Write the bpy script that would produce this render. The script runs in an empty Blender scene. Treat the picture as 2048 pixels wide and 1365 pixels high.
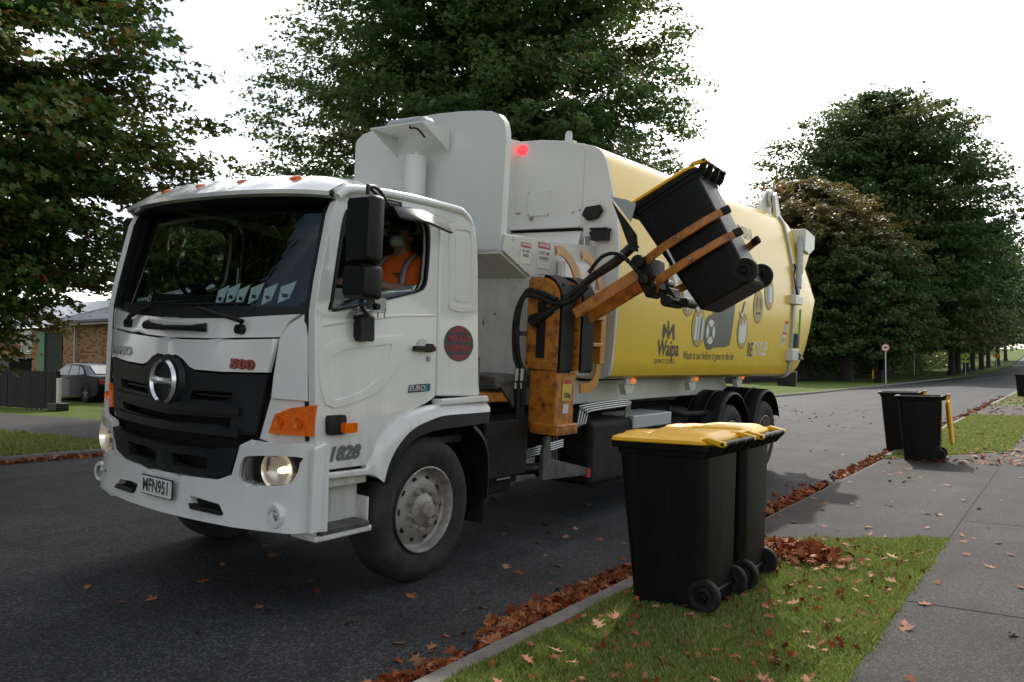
import bpy, bmesh, math, random
import numpy as np
from mathutils import Vector, Matrix, Euler
from mathutils.geometry import tessellate_polygon
R_ = math.radians
random.seed(4); rng = np.random.default_rng(7)
scene = bpy.context.scene
COL = scene.collection

# ------------------------------------------------------------------ camera, sky, sun, exposure
cam_d = bpy.data.cameras.new('camera'); cam = bpy.data.objects.new('camera', cam_d); COL.objects.link(cam)
HEAD = R_(34.2); PITCH = math.atan(45.5/1651.0)
cam_d.sensor_width = 36.0; cam_d.lens = 36.0*1651.0/2048.0
cam_d.clip_start = 0.05; cam_d.clip_end = 3000.0
cam.location = (0, 0, 1.5); cam.rotation_euler = (math.pi/2+PITCH, 0, HEAD)
scene.camera = cam

SUN_EL = R_(40.0); SUN_AZ = R_(-20.0)      # azimuth measured from +Y towards +X
sdir = Vector((math.sin(SUN_AZ)*math.cos(SUN_EL), math.cos(SUN_AZ)*math.cos(SUN_EL), math.sin(SUN_EL)))
world = bpy.data.worlds.new('World'); scene.world = world; world.use_nodes = True
wn = world.node_tree.nodes; wl = world.node_tree.links
for n in list(wn): wn.remove(n)
sky = wn.new('ShaderNodeTexSky'); sky.sky_type = 'NISHITA'; sky.sun_disc = False
sky.sun_elevation = SUN_EL; sky.sun_rotation = SUN_AZ
sky.air_density = 1.0; sky.dust_density = 2.5; sky.ozone_density = 1.0
geo = wn.new('ShaderNodeTexCoord')
mp = wn.new('ShaderNodeMapping'); mp.inputs['Scale'].default_value = (1.0, 1.0, 2.6)
nz = wn.new('ShaderNodeTexNoise'); nz.inputs['Scale'].default_value = 2.3; nz.inputs['Detail'].default_value = 7; nz.inputs['Roughness'].default_value = 0.55
rp = wn.new('ShaderNodeValToRGB'); rp.color_ramp.elements[0].position = 0.36; rp.color_ramp.elements[1].position = 0.58
bw = wn.new('ShaderNodeRGBToBW')
cl = wn.new('ShaderNodeMath'); cl.operation = 'MULTIPLY'; cl.inputs[1].default_value = 1.45
ad = wn.new('ShaderNodeMath'); ad.operation = 'ADD'; ad.inputs[1].default_value = 1.6
mx = wn.new('ShaderNodeMixRGB')
bg = wn.new('ShaderNodeBackground'); bg.inputs['Strength'].default_value = 0.15
wo = wn.new('ShaderNodeOutputWorld')
wl.new(geo.outputs['Generated'], mp.inputs['Vector']); wl.new(mp.outputs[0], nz.inputs['Vector'])
wl.new(nz.outputs[0], rp.inputs[0]); wl.new(sky.outputs[0], bw.inputs[0]); wl.new(bw.outputs[0], cl.inputs[0]); wl.new(cl.outputs[0], ad.inputs[0])
wl.new(rp.outputs[0], mx.inputs[0]); wl.new(sky.outputs[0], mx.inputs[1]); wt = wn.new('ShaderNodeMixRGB'); wt.blend_type = 'MULTIPLY'; wt.inputs[0].default_value = 1; wt.inputs[2].default_value = (1.0, .985, .955, 1); wl.new(ad.outputs[0], wt.inputs[1]); wl.new(wt.outputs[0], mx.inputs[2])
wl.new(mx.outputs[0], bg.inputs['Color']); wl.new(bg.outputs[0], wo.inputs['Surface'])

sun_d = bpy.data.lights.new('sun', 'SUN'); sun_d.energy = 2.7; sun_d.angle = R_(0.8); sun_d.color = (1.0, 0.94, 0.86)
sun = bpy.data.objects.new('sun', sun_d); COL.objects.link(sun)
sun.rotation_euler = (-sdir).to_track_quat('-Z', 'Y').to_euler(); sun.location = sdir*60

vs = scene.view_settings; vs.view_transform = 'Standard'; vs.look = 'None'; vs.gamma = 1.0; vs.exposure = 0.45; vs.use_curve_mapping = False
scene.cycles.max_bounces = 8; scene.cycles.transparent_max_bounces = 16; scene.cycles.transmission_bounces = 6
scene.cycles.caustics_reflective = False; scene.cycles.caustics_refractive = False

# ------------------------------------------------------------------ materials
MATS = {}
def nodes_of(name):
    m = bpy.data.materials.new(name); m.use_nodes = True
    nt = m.node_tree; b = nt.nodes['Principled BSDF']
    MATS[name] = m
    return m, nt.nodes, nt.links, b
def setin(b, **k):
    for n, v in k.items():
        n = n.replace('_', ' ')
        if n in b.inputs: b.inputs[n].default_value = v
def rgba(c): return (c[0], c[1], c[2], 1.0)
def ramp(N, stops):
    r = N.new('ShaderNodeValToRGB'); e = r.color_ramp.elements
    while len(e) < len(stops): e.new(0.5)
    for i, (p, c) in enumerate(stops): e[i].position = p; e[i].color = rgba(c)
    return r
def noise(N, L, scale, detail=4, rough=0.55, vec=None, stretch=None, dist=0.0):
    n = N.new('ShaderNodeTexNoise'); n.inputs['Scale'].default_value = scale; n.inputs['Detail'].default_value = detail
    n.inputs['Roughness'].default_value = rough; n.inputs['Distortion'].default_value = dist
    tc = N.new('ShaderNodeTexCoord'); out = tc.outputs['Object']
    if stretch:
        m = N.new('ShaderNodeMapping'); m.inputs['Scale'].default_value = stretch; L.new(out, m.inputs['Vector']); out = m.outputs[0]
    L.new(out, n.inputs['Vector']); return n
def mat(name, c, rough=0.5, metal=0.0, c2=None, nscale=8, bump=0, bscale=60, coat=0, stretch=None, lo=.38, hi=.68, spec=0.5, c3=None, rvar=0):
    m, N, L, b = nodes_of(name)
    setin(b, Base_Color=rgba(c), Roughness=rough, Metallic=metal, Coat_Weight=coat, Coat_Roughness=0.08, Specular_IOR_Level=spec)
    if c2:
        n = noise(N, L, nscale, 6, .6, stretch=stretch); st = [(lo, c), (hi, c2)]
        if c3: st = [(lo, c), ((lo+hi)/2, c2), (hi, c3)]
        r = ramp(N, st); L.new(n.outputs[0], r.inputs[0]); L.new(r.outputs[0], b.inputs['Base Color'])
        if rvar:
            mr = N.new('ShaderNodeMapRange'); mr.inputs[3].default_value = rough-rvar; mr.inputs[4].default_value = rough+rvar
            L.new(n.outputs[0], mr.inputs[0]); L.new(mr.outputs[0], b.inputs['Roughness'])
    if bump:
        n2 = noise(N, L, bscale, 3, .6); bp = N.new('ShaderNodeBump'); bp.inputs['Strength'].default_value = bump; bp.inputs['Distance'].default_value = 0.01
        L.new(n2.outputs[0], bp.inputs['Height']); L.new(bp.outputs[0], b.inputs['Normal'])
    return m
def paint(name, c, dirt=(.30, .26, .20), amount=.55, rough=.28, coat=.5, zmax=1.6, dots=False):
    """painted sheet metal with road grime that thickens towards the sills and thin rain streaks"""
    m, N, L, b = nodes_of(name)
    setin(b, Roughness=rough, Coat_Weight=coat, Coat_Roughness=.06)
    tc = N.new('ShaderNodeTexCoord'); sx = N.new('ShaderNodeSeparateXYZ'); L.new(tc.outputs['Object'], sx.inputs[0])
    mr = N.new('ShaderNodeMapRange'); mr.inputs[1].default_value = zmax; mr.inputs[2].default_value = zmax-1.0; mr.inputs[3].default_value = 0.05; mr.inputs[4].default_value = .85
    L.new(sx.outputs['Z'], mr.inputs[0])
    n1 = noise(N, L, 3.2, 7, .65); n2 = noise(N, L, 1.0, 5, .6, stretch=(11, 11, 1.6))
    a = N.new('ShaderNodeMath'); a.operation = 'MULTIPLY'; L.new(n1.outputs[0], a.inputs[0]); L.new(n2.outputs[0], a.inputs[1])
    r = ramp(N, [(.17, (0, 0, 0)), (.46, (1, 1, 1))]); L.new(a.outputs[0], r.inputs[0])
    k = N.new('ShaderNodeMath'); k.operation = 'MULTIPLY'; L.new(r.outputs[0], k.inputs[0]); L.new(mr.outputs[0], k.inputs[1])
    k2 = N.new('ShaderNodeMath'); k2.operation = 'MULTIPLY'; k2.inputs[1].default_value = amount; L.new(k.outputs[0], k2.inputs[0])
    mxn = N.new('ShaderNodeMixRGB'); mxn.inputs[1].default_value = rgba(c); mxn.inputs[2].default_value = rgba(dirt)
    L.new(k2.outputs[0], mxn.inputs[0]); out = mxn.outputs[0]
    if dots:
        n3 = noise(N, L, 22, 2, .5, stretch=(1, 1, .55)); r3 = ramp(N, [(.70, (0, 0, 0)), (.74, (1, 1, 1))]); L.new(n3.outputs[0], r3.inputs[0])
        m3 = N.new('ShaderNodeMixRGB'); m3.inputs[2].default_value = (.10, .095, .09, 1); L.new(out, m3.inputs[1])
        q = N.new('ShaderNodeMath'); q.operation = 'MULTIPLY'; q.inputs[1].default_value = .8; L.new(r3.outputs[0], q.inputs[0]); L.new(q.outputs[0], m3.inputs[0]); out = m3.outputs[0]
    L.new(out, b.inputs['Base Color'])
    rr = N.new('ShaderNodeMapRange'); rr.inputs[3].default_value = rough; rr.inputs[4].default_value = .7; L.new(k2.outputs[0], rr.inputs[0]); L.new(rr.outputs[0], b.inputs['Roughness'])
    return m

paint('white_paint', (.77, .77, .76), amount=.95, zmax=1.75, rough=.2, coat=.7)
paint('cab_front_white', (.78, .785, .785), amount=.22, zmax=1.3, rough=.16, coat=.8)
paint('body_white', (.66, .67, .655), amount=.35, zmax=2.7, rough=.4, coat=.2)
paint('grimy_white', (.63, .63, .61), amount=.6, zmax=2.9, rough=.5, coat=.1, dots=True)
paint('body_yellow', (.80, .53, .028), dirt=(.52, .31, .02), amount=.5, zmax=2.4, rough=.28, coat=.15)
mat('orange_paint', (.46, .165, .014), .45, c2=(.27, .085, .010), c3=(.022, .014, .009), nscale=11, lo=.46, hi=.72, coat=.1, bump=.1, bscale=30)
mat('orange_clean', (.55, .24, .015), .4, c2=(.42, .17, .012), nscale=6, coat=.2)
mat('greasy_black', (.006, .006, .006), .5, c2=(.020, .015, .011), c3=(.10, .042, .010), lo=.45, hi=.74, nscale=9, bump=.4, bscale=25, spec=.3)
mat('rubber', (.008, .008, .009), .7, spec=.25, c2=(.028, .026, .025), nscale=14, bump=.15, bscale=40)
mat('tyre_rubber', (.016, .0155, .015), .8, c2=(.045, .041, .037), nscale=7, bump=.25, bscale=50)
mat('black_plastic', (.006, .006, .0075), .5, c2=(.011, .011, .012), nscale=20, bump=.08, bscale=160, spec=.3)
mat('grille_plastic', (.010, .011, .014), .48, c2=(.017, .017, .019), nscale=6, spec=.35)
mat('dark_interior', (.010, .010, .011), .7)
mat('black_gap', (.004, .004, .004), .9)
mat('bin_plastic', (.0055, .0055, .0065), .44, c2=(.008, .008, .008), c3=(.022, .021, .020), rvar=.10, lo=.42, hi=.80, nscale=4, stretch=(3, 3, .6), bump=.05, bscale=220, spec=.16)
mat('bin_lid_yellow', (.86, .46, .008), .42, c2=(.78, .40, .008), nscale=6, bump=.04, bscale=180)
mat('chrome', (.80, .80, .82), .22, .75)
mat('steel_badge', (.45, .45, .47), .3, .9)
mat('steel', (.42, .42, .43), .35, 1.0, c2=(.25, .24, .23), nscale=12)
mat('pipe_steel', (.32, .33, .33), .3, 1.0)
mat('wheel_steel', (.42, .40, .375), .5, .3, c2=(.24, .20, .16), nscale=9, bump=.15, bscale=60)
mat('chassis_black', (.006, .006, .006), .7, spec=.25, c2=(.022, .019, .016), nscale=6, bump=.2, bscale=20)
mat('grey_metal', (.12, .12, .12), .5, .3, c2=(.06, .055, .05), nscale=8)
mat('light_grey_metal', (.42, .44, .46), .45, .2)
mat('red_print', (.42, .03, .03), .5); mat('white_print', (.72, .72, .70), .5); mat('dark_print', (.035, .037, .042), .5)
mat('red_badge', (.30, .012, .012), .25, .3, coat=.5); mat('teal_print', (.03, .30, .36), .4)
mat('tan_print', (.47, .33, .10), .5); mat('grey_print', (.075, .078, .082), .45); mat('pale_print', (.55, .57, .60), .5)
mat('sticker_blue', (.60, .72, .76), .4, c2=(.80, .84, .84), nscale=30)
mat('grey_numeral', (.13, .135, .12), .45)
mat('amber_lens', (.90, .17, .006), .12, coat=1.0, c2=(.70, .10, .004), nscale=40)
mat('vest_orange', (.95, .16, .012), .75, c2=(.88, .13, .01), nscale=14, bump=.3, bscale=40)
mat('reflective_tape', (.33, .33, .33), .45, .2)
mat('skin', (.34, .18, .12), .5, c2=(.28, .14, .09), nscale=20)
mat('mask_blue', (.42, .58, .62), .7, bump=.2, bscale=60)
mat('cloth_dark', (.02, .022, .03), .85)
def emis(name, c, s, base=(.5, .1, .05)):
    m, N, L, b = nodes_of(name); setin(b, Base_Color=rgba(base), Roughness=.2, Emission_Color=rgba(c), Emission_Strength=s, Coat_Weight=.6); return m
emis('red_lit', (1, .03, .04), 1.6, (.5, .02, .03)); emis('amber_lit', (1, .25, .04), .45, (.7, .2, .05))
emis('headlamp_lit', (1, .80, .50), 3.0, (.6, .58, .52))
emis('lit_reflector', (1, .82, .55), .16, (.75, .74, .72)); MATS['lit_reflector'].node_tree.nodes['Principled BSDF'].inputs['Metallic'].default_value = .9
def glass(name, tint=(.75, .84, .82), refl=.06, tmix=.10):
    m = bpy.data.materials.new(name); m.use_nodes = True; N = m.node_tree.nodes; L = m.node_tree.links
    for n in list(N): N.remove(n)
    t = N.new('ShaderNodeBsdfTransparent'); t.inputs[0].default_value = rgba(tint)
    g = N.new('ShaderNodeBsdfGlossy'); g.inputs['Roughness'].default_value = .01; g.inputs[0].default_value = (1, 1, 1, 1)
    f = N.new('ShaderNodeFresnel'); f.inputs[0].default_value = 1.52
    a = N.new('ShaderNodeMath'); a.operation = 'MULTIPLY'; a.inputs[1].default_value = .95; L.new(f.outputs[0], a.inputs[0])
    mxs = N.new('ShaderNodeMixShader'); L.new(a.outputs[0], mxs.inputs[0]); L.new(t.outputs[0], mxs.inputs[1]); L.new(g.outputs[0], mxs.inputs[2])
    o = N.new('ShaderNodeOutputMaterial'); L.new(mxs.outputs[0], o.inputs[0]); MATS[name] = m; return m
glass('glass', (.72, .82, .80)); glass('clear_lens', (.9, .9, .9)); glass('side_glass', (.70, .76, .74))

# ------------------------------------------------------------------ mesh helpers
class MB:
    """collects vertices and faces of ONE part"""
    def __init__(s): s.v = []; s.f = []
    def add(s, vs_, fs_):
        o = len(s.v); s.v += [tuple(p) for p in vs_]; s.f += [tuple(i+o for i in f) for f in fs_]; return s
    def box(s, c, d, rot=None):
        x, y, z = d[0]/2, d[1]/2, d[2]/2
        P = [Vector((a*x, b*y, e*z)) for a in (-1, 1) for b in (-1, 1) for e in (-1, 1)]
        if rot is not None: P = [rot @ p for p in P]
        P = [p+Vector(c) for p in P]
        return s.add(P, [(0, 1, 3, 2), (4, 6, 7, 5), (0, 4, 5, 1), (2, 3, 7, 6), (0, 2, 6, 4), (1, 5, 7, 3)])
    def box2(s, a, b): return s.box([(a[i]+b[i])/2 for i in range(3)], [abs(b[i]-a[i]) for i in range(3)])
    def loft(s, rings, closed=True, cap=True):
        n = len(rings[0]); o = len(s.v)
        for r in rings: s.v += [tuple(p) for p in r]
        m = n if closed else n-1
        for k in range(len(rings)-1):
            for i in range(m):
                j = (i+1) % n; s.f.append((o+k*n+i, o+k*n+j, o+(k+1)*n+j, o+(k+1)*n+i))
        if cap and closed:
            s.f.append(tuple(o+i for i in range(n))[::-1]); e = o+(len(rings)-1)*n; s.f.append(tuple(e+i for i in range(n)))
        return s
    def tube(s, path, r, n=8, cap=True, smooth=True):
        if 4 <= len(path) <= 9 and not isinstance(r, (list, tuple)) and smooth: path = curve(path, 5)
        path = [Vector(p) for p in path]; rings = []; up = None
        for i, p in enumerate(path):
            t = (path[min(i+1, len(path)-1)]-path[max(i-1, 0)]).normalized()
            if up is None: up = Vector((0, 0, 1)) if abs(t.z) < .9 else Vector((1, 0, 0))
            a = t.cross(up).normalized(); b = a.cross(t).normalized(); up = b
            rr = r[i] if isinstance(r, (list, tuple)) else r
            rings.append([p+a*math.cos(q*2*math.pi/n)*rr+b*math.sin(q*2*math.pi/n)*rr for q in range(n)])
        return s.loft(rings, True, cap)
    def lathe(s, prof, origin, axis, n=24, cap=False):
        """prof: (radius, distance along axis)"""
        ax = Vector(axis).normalized(); u = ax.orthogonal().normalized(); w = ax.cross(u); O = Vector(origin)
        rings = [[O+ax*d+(u*math.cos(2*math.pi*k/n)+w*math.sin(2*math.pi*k/n))*r for k in range(n)] for r, d in prof]
        return s.loft(rings, True, cap)
    def cyl(s, a, b, r, n=16): return s.tube([a, b], r, n)
    def prism(s, poly, h0, h1, f):
        """poly of (u,v), extruded between h0 and h1; f(u,v,h)->xyz; concave allowed"""
        n = len(poly); o = len(s.v)
        s.v += [tuple(f(u, v, h0)) for u, v in poly]+[tuple(f(u, v, h1)) for u, v in poly]
        tri = tessellate_polygon([[Vector((u, v, 0)) for u, v in poly]])
        for t in tri: s.f.append(tuple(o+i for i in t)); s.f.append(tuple(o+n+i for i in reversed(t)))
        for i in range(n):
            j = (i+1) % n; s.f.append((o+i, o+j, o+n+j, o+n+i))
        return s
    def build(s, name, m, parent=None, smooth=35, bevel=0, seg=2, fix=True):
        me = bpy.data.meshes.new(name); me.from_pydata(s.v, [], s.f)
        if fix:
            bm = bmesh.new(); bm.from_mesh(me); bmesh.ops.remove_doubles(bm, verts=bm.verts, dist=1e-5)
            bmesh.ops.recalc_face_normals(bm, faces=bm.faces); bm.to_mesh(me); bm.free()
        return put(name, me, m, parent, smooth, bevel, seg)
def put(name, me, m, parent=None, smooth=35, bevel=0, seg=2):
    o = bpy.data.objects.new(name, me); COL.objects.link(o)
    if m: me.materials.append(MATS[m] if isinstance(m, str) else m)
    if smooth:
        me.polygons.foreach_set('use_smooth', [True]*len(me.polygons)); me.set_sharp_from_angle(angle=R_(smooth))
    if bevel:
        b = o.modifiers.new('bevel', 'BEVEL'); b.width = bevel; b.segments = seg; b.limit_method = 'ANGLE'; b.angle_limit = R_(40); b.harden_normals = False
        w = o.modifiers.new('wn', 'WEIGHTED_NORMAL'); w.keep_sharp = True
    if parent is not None: o.parent = parent
    return o
def tag(o, label=None, cat=None, group=None, kind=None):
    if label: o['label'] = label
    if cat: o['category'] = cat
    if group: o['group'] = group
    if kind: o['kind'] = kind
    return o
def empty(name, loc, rot=(0, 0, 0)):
    e = bpy.data.objects.new(name, None); COL.objects.link(e); e.location = loc; e.rotation_euler = rot; e.empty_display_size = .2; return e
def copy_tree(o, parent=None):
    c = o.copy(); COL.objects.link(c); c.parent = parent
    for ch in list(o.children): copy_tree(ch, c)
    return c
def panel(name, outline, holes, fmap, thick, m, parent, cuts=None, bevel=.006, smooth=30, flip=False):
    """sheet in (u,v), optional holes, cut along u, bent by fmap, given thickness"""
    bm = bmesh.new(); polys = [outline]+list(holes); pts = [p for q in polys for p in q]
    vv = [bm.verts.new((p[0], p[1], 0)) for p in pts]
    for t in tessellate_polygon([[Vector((p[0], p[1], 0)) for p in q] for q in polys]):
        try: bm.faces.new([vv[i] for i in t])
        except ValueError: pass
    bmesh.ops.dissolve_limit(bm, angle_limit=.01, verts=bm.verts, edges=bm.edges)
    if cuts:
        for c in cuts:
            g = bm.verts[:]+bm.edges[:]+bm.faces[:]
            bmesh.ops.bisect_plane(bm, geom=g, plane_co=(c, 0, 0), plane_no=(1, 0, 0))
    for v in bm.verts: v.co = Vector(fmap(v.co.x, v.co.y))
    bmesh.ops.recalc_face_normals(bm, faces=bm.faces)
    me = bpy.data.meshes.new(name); bm.to_mesh(me); bm.free()
    o = bpy.data.objects.new(name, me); COL.objects.link(o); me.materials.append(MATS[m])
    me.polygons.foreach_set('use_smooth', [True]*len(me.polygons))
    s = o.modifiers.new('sol', 'SOLIDIFY'); s.thickness = thick; s.offset = 0.0
    if bevel:
        b = o.modifiers.new('bevel', 'BEVEL'); b.width = bevel; b.segments = 2; b.limit_method = 'ANGLE'; b.angle_limit = R_(40)
    w = o.modifiers.new('wn', 'WEIGHTED_NORMAL')
    if parent is not None: o.parent = parent
    return o
def text_mesh(txt, size, f, name, m, parent, shear=0, bold=0, align='CENTER', sx=1.0, depth=0.0, space=1.0):
    """flat lettering, each vertex laid on a surface by f(u,v)"""
    cu = bpy.data.curves.new('tmp', 'FONT'); cu.body = txt; cu.size = size; cu.shear = shear; cu.offset = bold; cu.align_x = align; cu.align_y = 'CENTER'
    cu.resolution_u = 3; cu.space_character = space; cu.extrude = depth
    o = bpy.data.objects.new('tmp', cu); COL.objects.link(o)
    dg = bpy.context.evaluated_depsgraph_get(); me = bpy.data.meshes.new_from_object(o.evaluated_get(dg), depsgraph=dg)
    bpy.data.objects.remove(o); bpy.data.curves.remove(cu)
    for v in me.vertices: v.co = Vector(f(v.co.x*sx, v.co.y) if depth == 0 else f(v.co.x*sx, v.co.y, v.co.z))
    me.name = name; return put(name, me, m, parent, smooth=0)
def ellipse(cx, cy, rx, ry, n=28): return [(cx+rx*math.cos(2*math.pi*k/n), cy+ry*math.sin(2*math.pi*k/n)) for k in range(n)]
def rrect(x0, y0, x1, y1, r, n=4):
    P = []
    for cx, cy, a in ((x1-r, y1-r, 0), (x0+r, y1-r, 90), (x0+r, y0+r, 180), (x1-r, y0+r, 270)):
        for k in range(n+1): t = R_(a+90*k/n); P.append((cx+r*math.cos(t), cy+r*math.sin(t)))
    return P
def smoothpoly(pts, k=6):
    """closed Catmull-Rom through pts"""
    P = [Vector((p[0], p[1], 0)) for p in pts]; n = len(P); out = []
    for i in range(n):
        a, b, c, d = P[i-1], P[i], P[(i+1) % n], P[(i+2) % n]
        for j in range(k):
            t = j/k; q = .5*((2*b)+(c-a)*t+(2*a-5*b+4*c-d)*t*t+(3*b-a-3*c+d)*t**3); out.append((q.x, q.y))
    return out
def curve(pts, k=6):
    """open Catmull-Rom through n-d pts"""
    P = [np.array(p, float) for p in pts]; P = [2*P[0]-P[1]]+P+[2*P[-1]-P[-2]]; out = []
    for i in range(1, len(P)-2):
        a, b, c, d = P[i-1:i+3]
        for j in range(k):
            t = j/k; out.append(tuple(.5*((2*b)+(c-a)*t+(2*a-5*b+4*c-d)*t*t+(3*b-a-3*c+d)*t**3)))
    out.append(tuple(P[-2])); return out
def stroke(pts, w):
    """polygon of a polyline with width"""
    P = [Vector((p[0], p[1], 0)) for p in pts]; L_, R2 = [], []
    for i, p in enumerate(P):
        t = (P[min(i+1, len(P)-1)]-P[max(i-1, 0)]).normalized(); n = Vector((-t.y, t.x, 0))*w/2
        L_.append((p.x+n.x, p.y+n.y)); R2.append((p.x-n.x, p.y-n.y))
    return L_+R2[::-1]
# ------------------------------------------------------------------ ground materials
def asphalt(name, base, speck, scale=170, bump=.5, stain=.35):
    m, N, L, b = nodes_of(name); setin(b, Roughness=.80, Specular_IOR_Level=.25)
    v = N.new('ShaderNodeTexVoronoi'); v.inputs['Scale'].default_value = scale; tc = N.new('ShaderNodeTexCoord'); L.new(tc.outputs['Object'], v.inputs['Vector'])
    bwn = N.new('ShaderNodeRGBToBW'); L.new(v.outputs['Color'], bwn.inputs[0])
    r = ramp(N, [(.25, base), (.62, tuple(c*1.5 for c in base)), (.82, speck)]); L.new(bwn.outputs[0], r.inputs[0])
    n1 = noise(N, L, 1.1, 6, .6); r1 = ramp(N, [(.35, (1-stain,)*3), (.65, (1.0, 1.0, 1.0))]); L.new(n1.outputs[0], r1.inputs[0])
    mu = N.new('ShaderNodeMixRGB'); mu.blend_type = 'MULTIPLY'; mu.inputs[0].default_value = 1; L.new(r.outputs[0], mu.inputs[1]); L.new(r1.outputs[0], mu.inputs[2])
    n4 = noise(N, L, 1.0, 4, .6, stretch=(2.6, .10, 1)); r4 = ramp(N, [(.35, (.78,)*3), (.65, (1.12,)*3)]); L.new(n4.outputs[0], r4.inputs[0]); mu4 = N.new('ShaderNodeMixRGB'); mu4.blend_type = 'MULTIPLY'; mu4.inputs[0].default_value = 1; L.new(mu.outputs[0], mu4.inputs[1]); L.new(r4.outputs[0], mu4.inputs[2])
    L.new(mu4.outputs[0], b.inputs['Base Color'])
    n2 = noise(N, L, 60, 5, .7); ad2 = N.new('ShaderNodeMath'); ad2.operation = 'ADD'; L.new(v.outputs['Distance'], ad2.inputs[0]); L.new(n2.outputs[0], ad2.inputs[1])
    bp = N.new('ShaderNodeBump'); bp.inputs['Strength'].default_value = bump; bp.inputs['Distance'].default_value = .006; bp.invert = True
    L.new(ad2.outputs[0], bp.inputs['Height']); L.new(bp.outputs[0], b.inputs['Normal']); return m
asphalt('road_asphalt', (.027, .028, .031), (.125, .125, .125), 100, 1.0, .45)
asphalt('path_asphalt', (.023, .0215, .0215), (.105, .098, .095), 130, .8, .45)
mat('kerb_concrete', (.20, .18, .16), .85, c2=(.11, .10, .09), nscale=7, bump=.5, bscale=90)
mat('road_line', (.55, .55, .52), .7, c2=(.30, .30, .29), nscale=20)
m, N, L, b = nodes_of('grass_ground'); setin(b, Roughness=.95, Specular_IOR_Level=.08)
n1 = noise(N, L, 1.6, 6, .65); r1 = ramp(N, [(.30, (.075, .105, .026)), (.52, (.105, .150, .036)), (.72, (.16, .16, .06))]); L.new(n1.outputs[0], r1.inputs[0])
n2 = noise(N, L, 42, 5, .7); r2 = ramp(N, [(.3, (.55, .55, .5)), (.7, (1.25, 1.25, 1.2))]); L.new(n2.outputs[0], r2.inputs[0])
mu = N.new('ShaderNodeMixRGB'); mu.blend_type = 'MULTIPLY'; mu.inputs[0].default_value = 1; L.new(r1.outputs[0], mu.inputs[1]); L.new(r2.outputs[0], mu.inputs[2]); L.new(mu.outputs[0], b.inputs['Base Color'])
bp = N.new('ShaderNodeBump'); bp.inputs['Strength'].default_value = .8; bp.inputs['Distance'].default_value = .03; L.new(n2.outputs[0], bp.inputs['Height']); L.new(bp.outputs[0], b.inputs['Normal'])

# ------------------------------------------------------------------ terrain
def sstep(a, b_, t): t = min(1, max(0, (t-a)/(b_-a))); return t*t*(3-2*t)
def rise(y):                                     # the street dips past the crossing and then climbs
    return 0.012*max(0, y-125)+0.03*max(0, y-200)-0.042*max(0, y-340)
KERB = -2.62                                     # road face of the near kerb
def xL(y): return float(np.interp(y, [-60, 6, 45, 90, 700], [-14.5, -14.15, -11.3, -10.9, -10.9]))
def in_drive(x, y): return x < -0.86 and (6.85+(x+2.47)*.73) < y < (14.0+(x+2.47)*1.55)
def gz(x, y):
    z = rise(y)
    if x < -14.0: z += .3*sstep(12.5, 21, y)*sstep(-15, -24, x) if y < 60 else 0
    if x < -30 or x > 60: z += .6*sstep(70, 200, y)
    return z
ys = sorted(set([-60, -30, -15, -8, -4, 0, 2, 4, 6, 6.6, 6.9, 7.3, 7.8, 8.2, 9, 10.5, 12, 13.2, 13.8, 14.3, 15, 15.8, 16.4, 17, 18.5, 20, 23, 26, 30, 36, 42, 50, 60, 70, 80, 88, 95, 99, 103, 107, 111, 115, 118, 122]+list(range(130, 341, 15))+[400, 500, 700]))
dl = [0, .16, 1, 3, 6, 9, 12, 16, 20, 26, 34, 45, 60, 90, 150, 300, 700]; dr = [0, .35, .8, 1.27, 1.6, 2.5, 4, 7, 12, 20, 40, 90, 250, 700]
V_, F_ = [], []; NC = len(dl)+2+len(dr)
for y in ys:
    xl = xL(y); row = [(xl-.14-d, y) for d in dl[::-1]]
    for x, yy in row: V_.append((x, yy, gz(x, yy)))
    V_.append((xl-.13, y, rise(y)-.5)); V_.append((-2.50, y, rise(y)-.5))
    for d in dr:
        x = -2.49+d; z = gz(x, y)
        if in_drive(x, y): z -= .004
        V_.append((x, y, z))
for k in range(len(ys)-1):
    for i in range(NC-1): F_.append((k*NC+i, k*NC+i+1, (k+1)*NC+i+1, (k+1)*NC+i))
g = MB(); g.v = V_; g.f = F_; tag(g.build('ground', 'grass_ground', None, smooth=60), kind='structure')

# road with crown and crossfall
ry = [-60, -40, -25, -15, -8, -4, -2, 0, 1, 2, 3, 4, 5, 6, 8, 10, 12, 15, 20, 25, 30, 38, 46, 55, 65, 75, 85, 92]+list(range(95, 124, 2))+list(range(126, 341, 8))+[400, 520, 700]
RX = [0, .06, .12, .2, .3, .4, .5, .6, .7, .8, .88, .94, 1.0]
def road_z(x, y):
    w = KERB-xL(y); t = (x-xL(y))/w; return -.09+min(.15, .03*min((1-t)*w, t*w))+rise(y)
g = MB(); n = len(RX)
for y in ry:
    for t in RX: x = xL(y)+t*(KERB-xL(y)); g.v.append((x, y, road_z(x, y)))
for k in range(len(ry)-1):
    for i in range(n-1): g.f.append((k*n+i, k*n+i+1, (k+1)*n+i+1, (k+1)*n+i))
road = tag(g.build('road', 'road_asphalt', None, smooth=60), kind='structure')
# pale gutter strip worn along the channel and the far cross street
g = MB()
for i, y in enumerate([98, 101, 104]):
    pass
g.add([(-8.2, 84, road_z(-8.2, 84)+.006), (-8.05, 84, road_z(-8.05, 84)+.006), (-6.9, 99, road_z(-6.9, 99)+.006), (-7.1, 99, road_z(-7.1, 99)+.006)], [(0, 1, 2, 3)])
g.build('lane_line', 'road_line', road, smooth=0)

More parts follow.
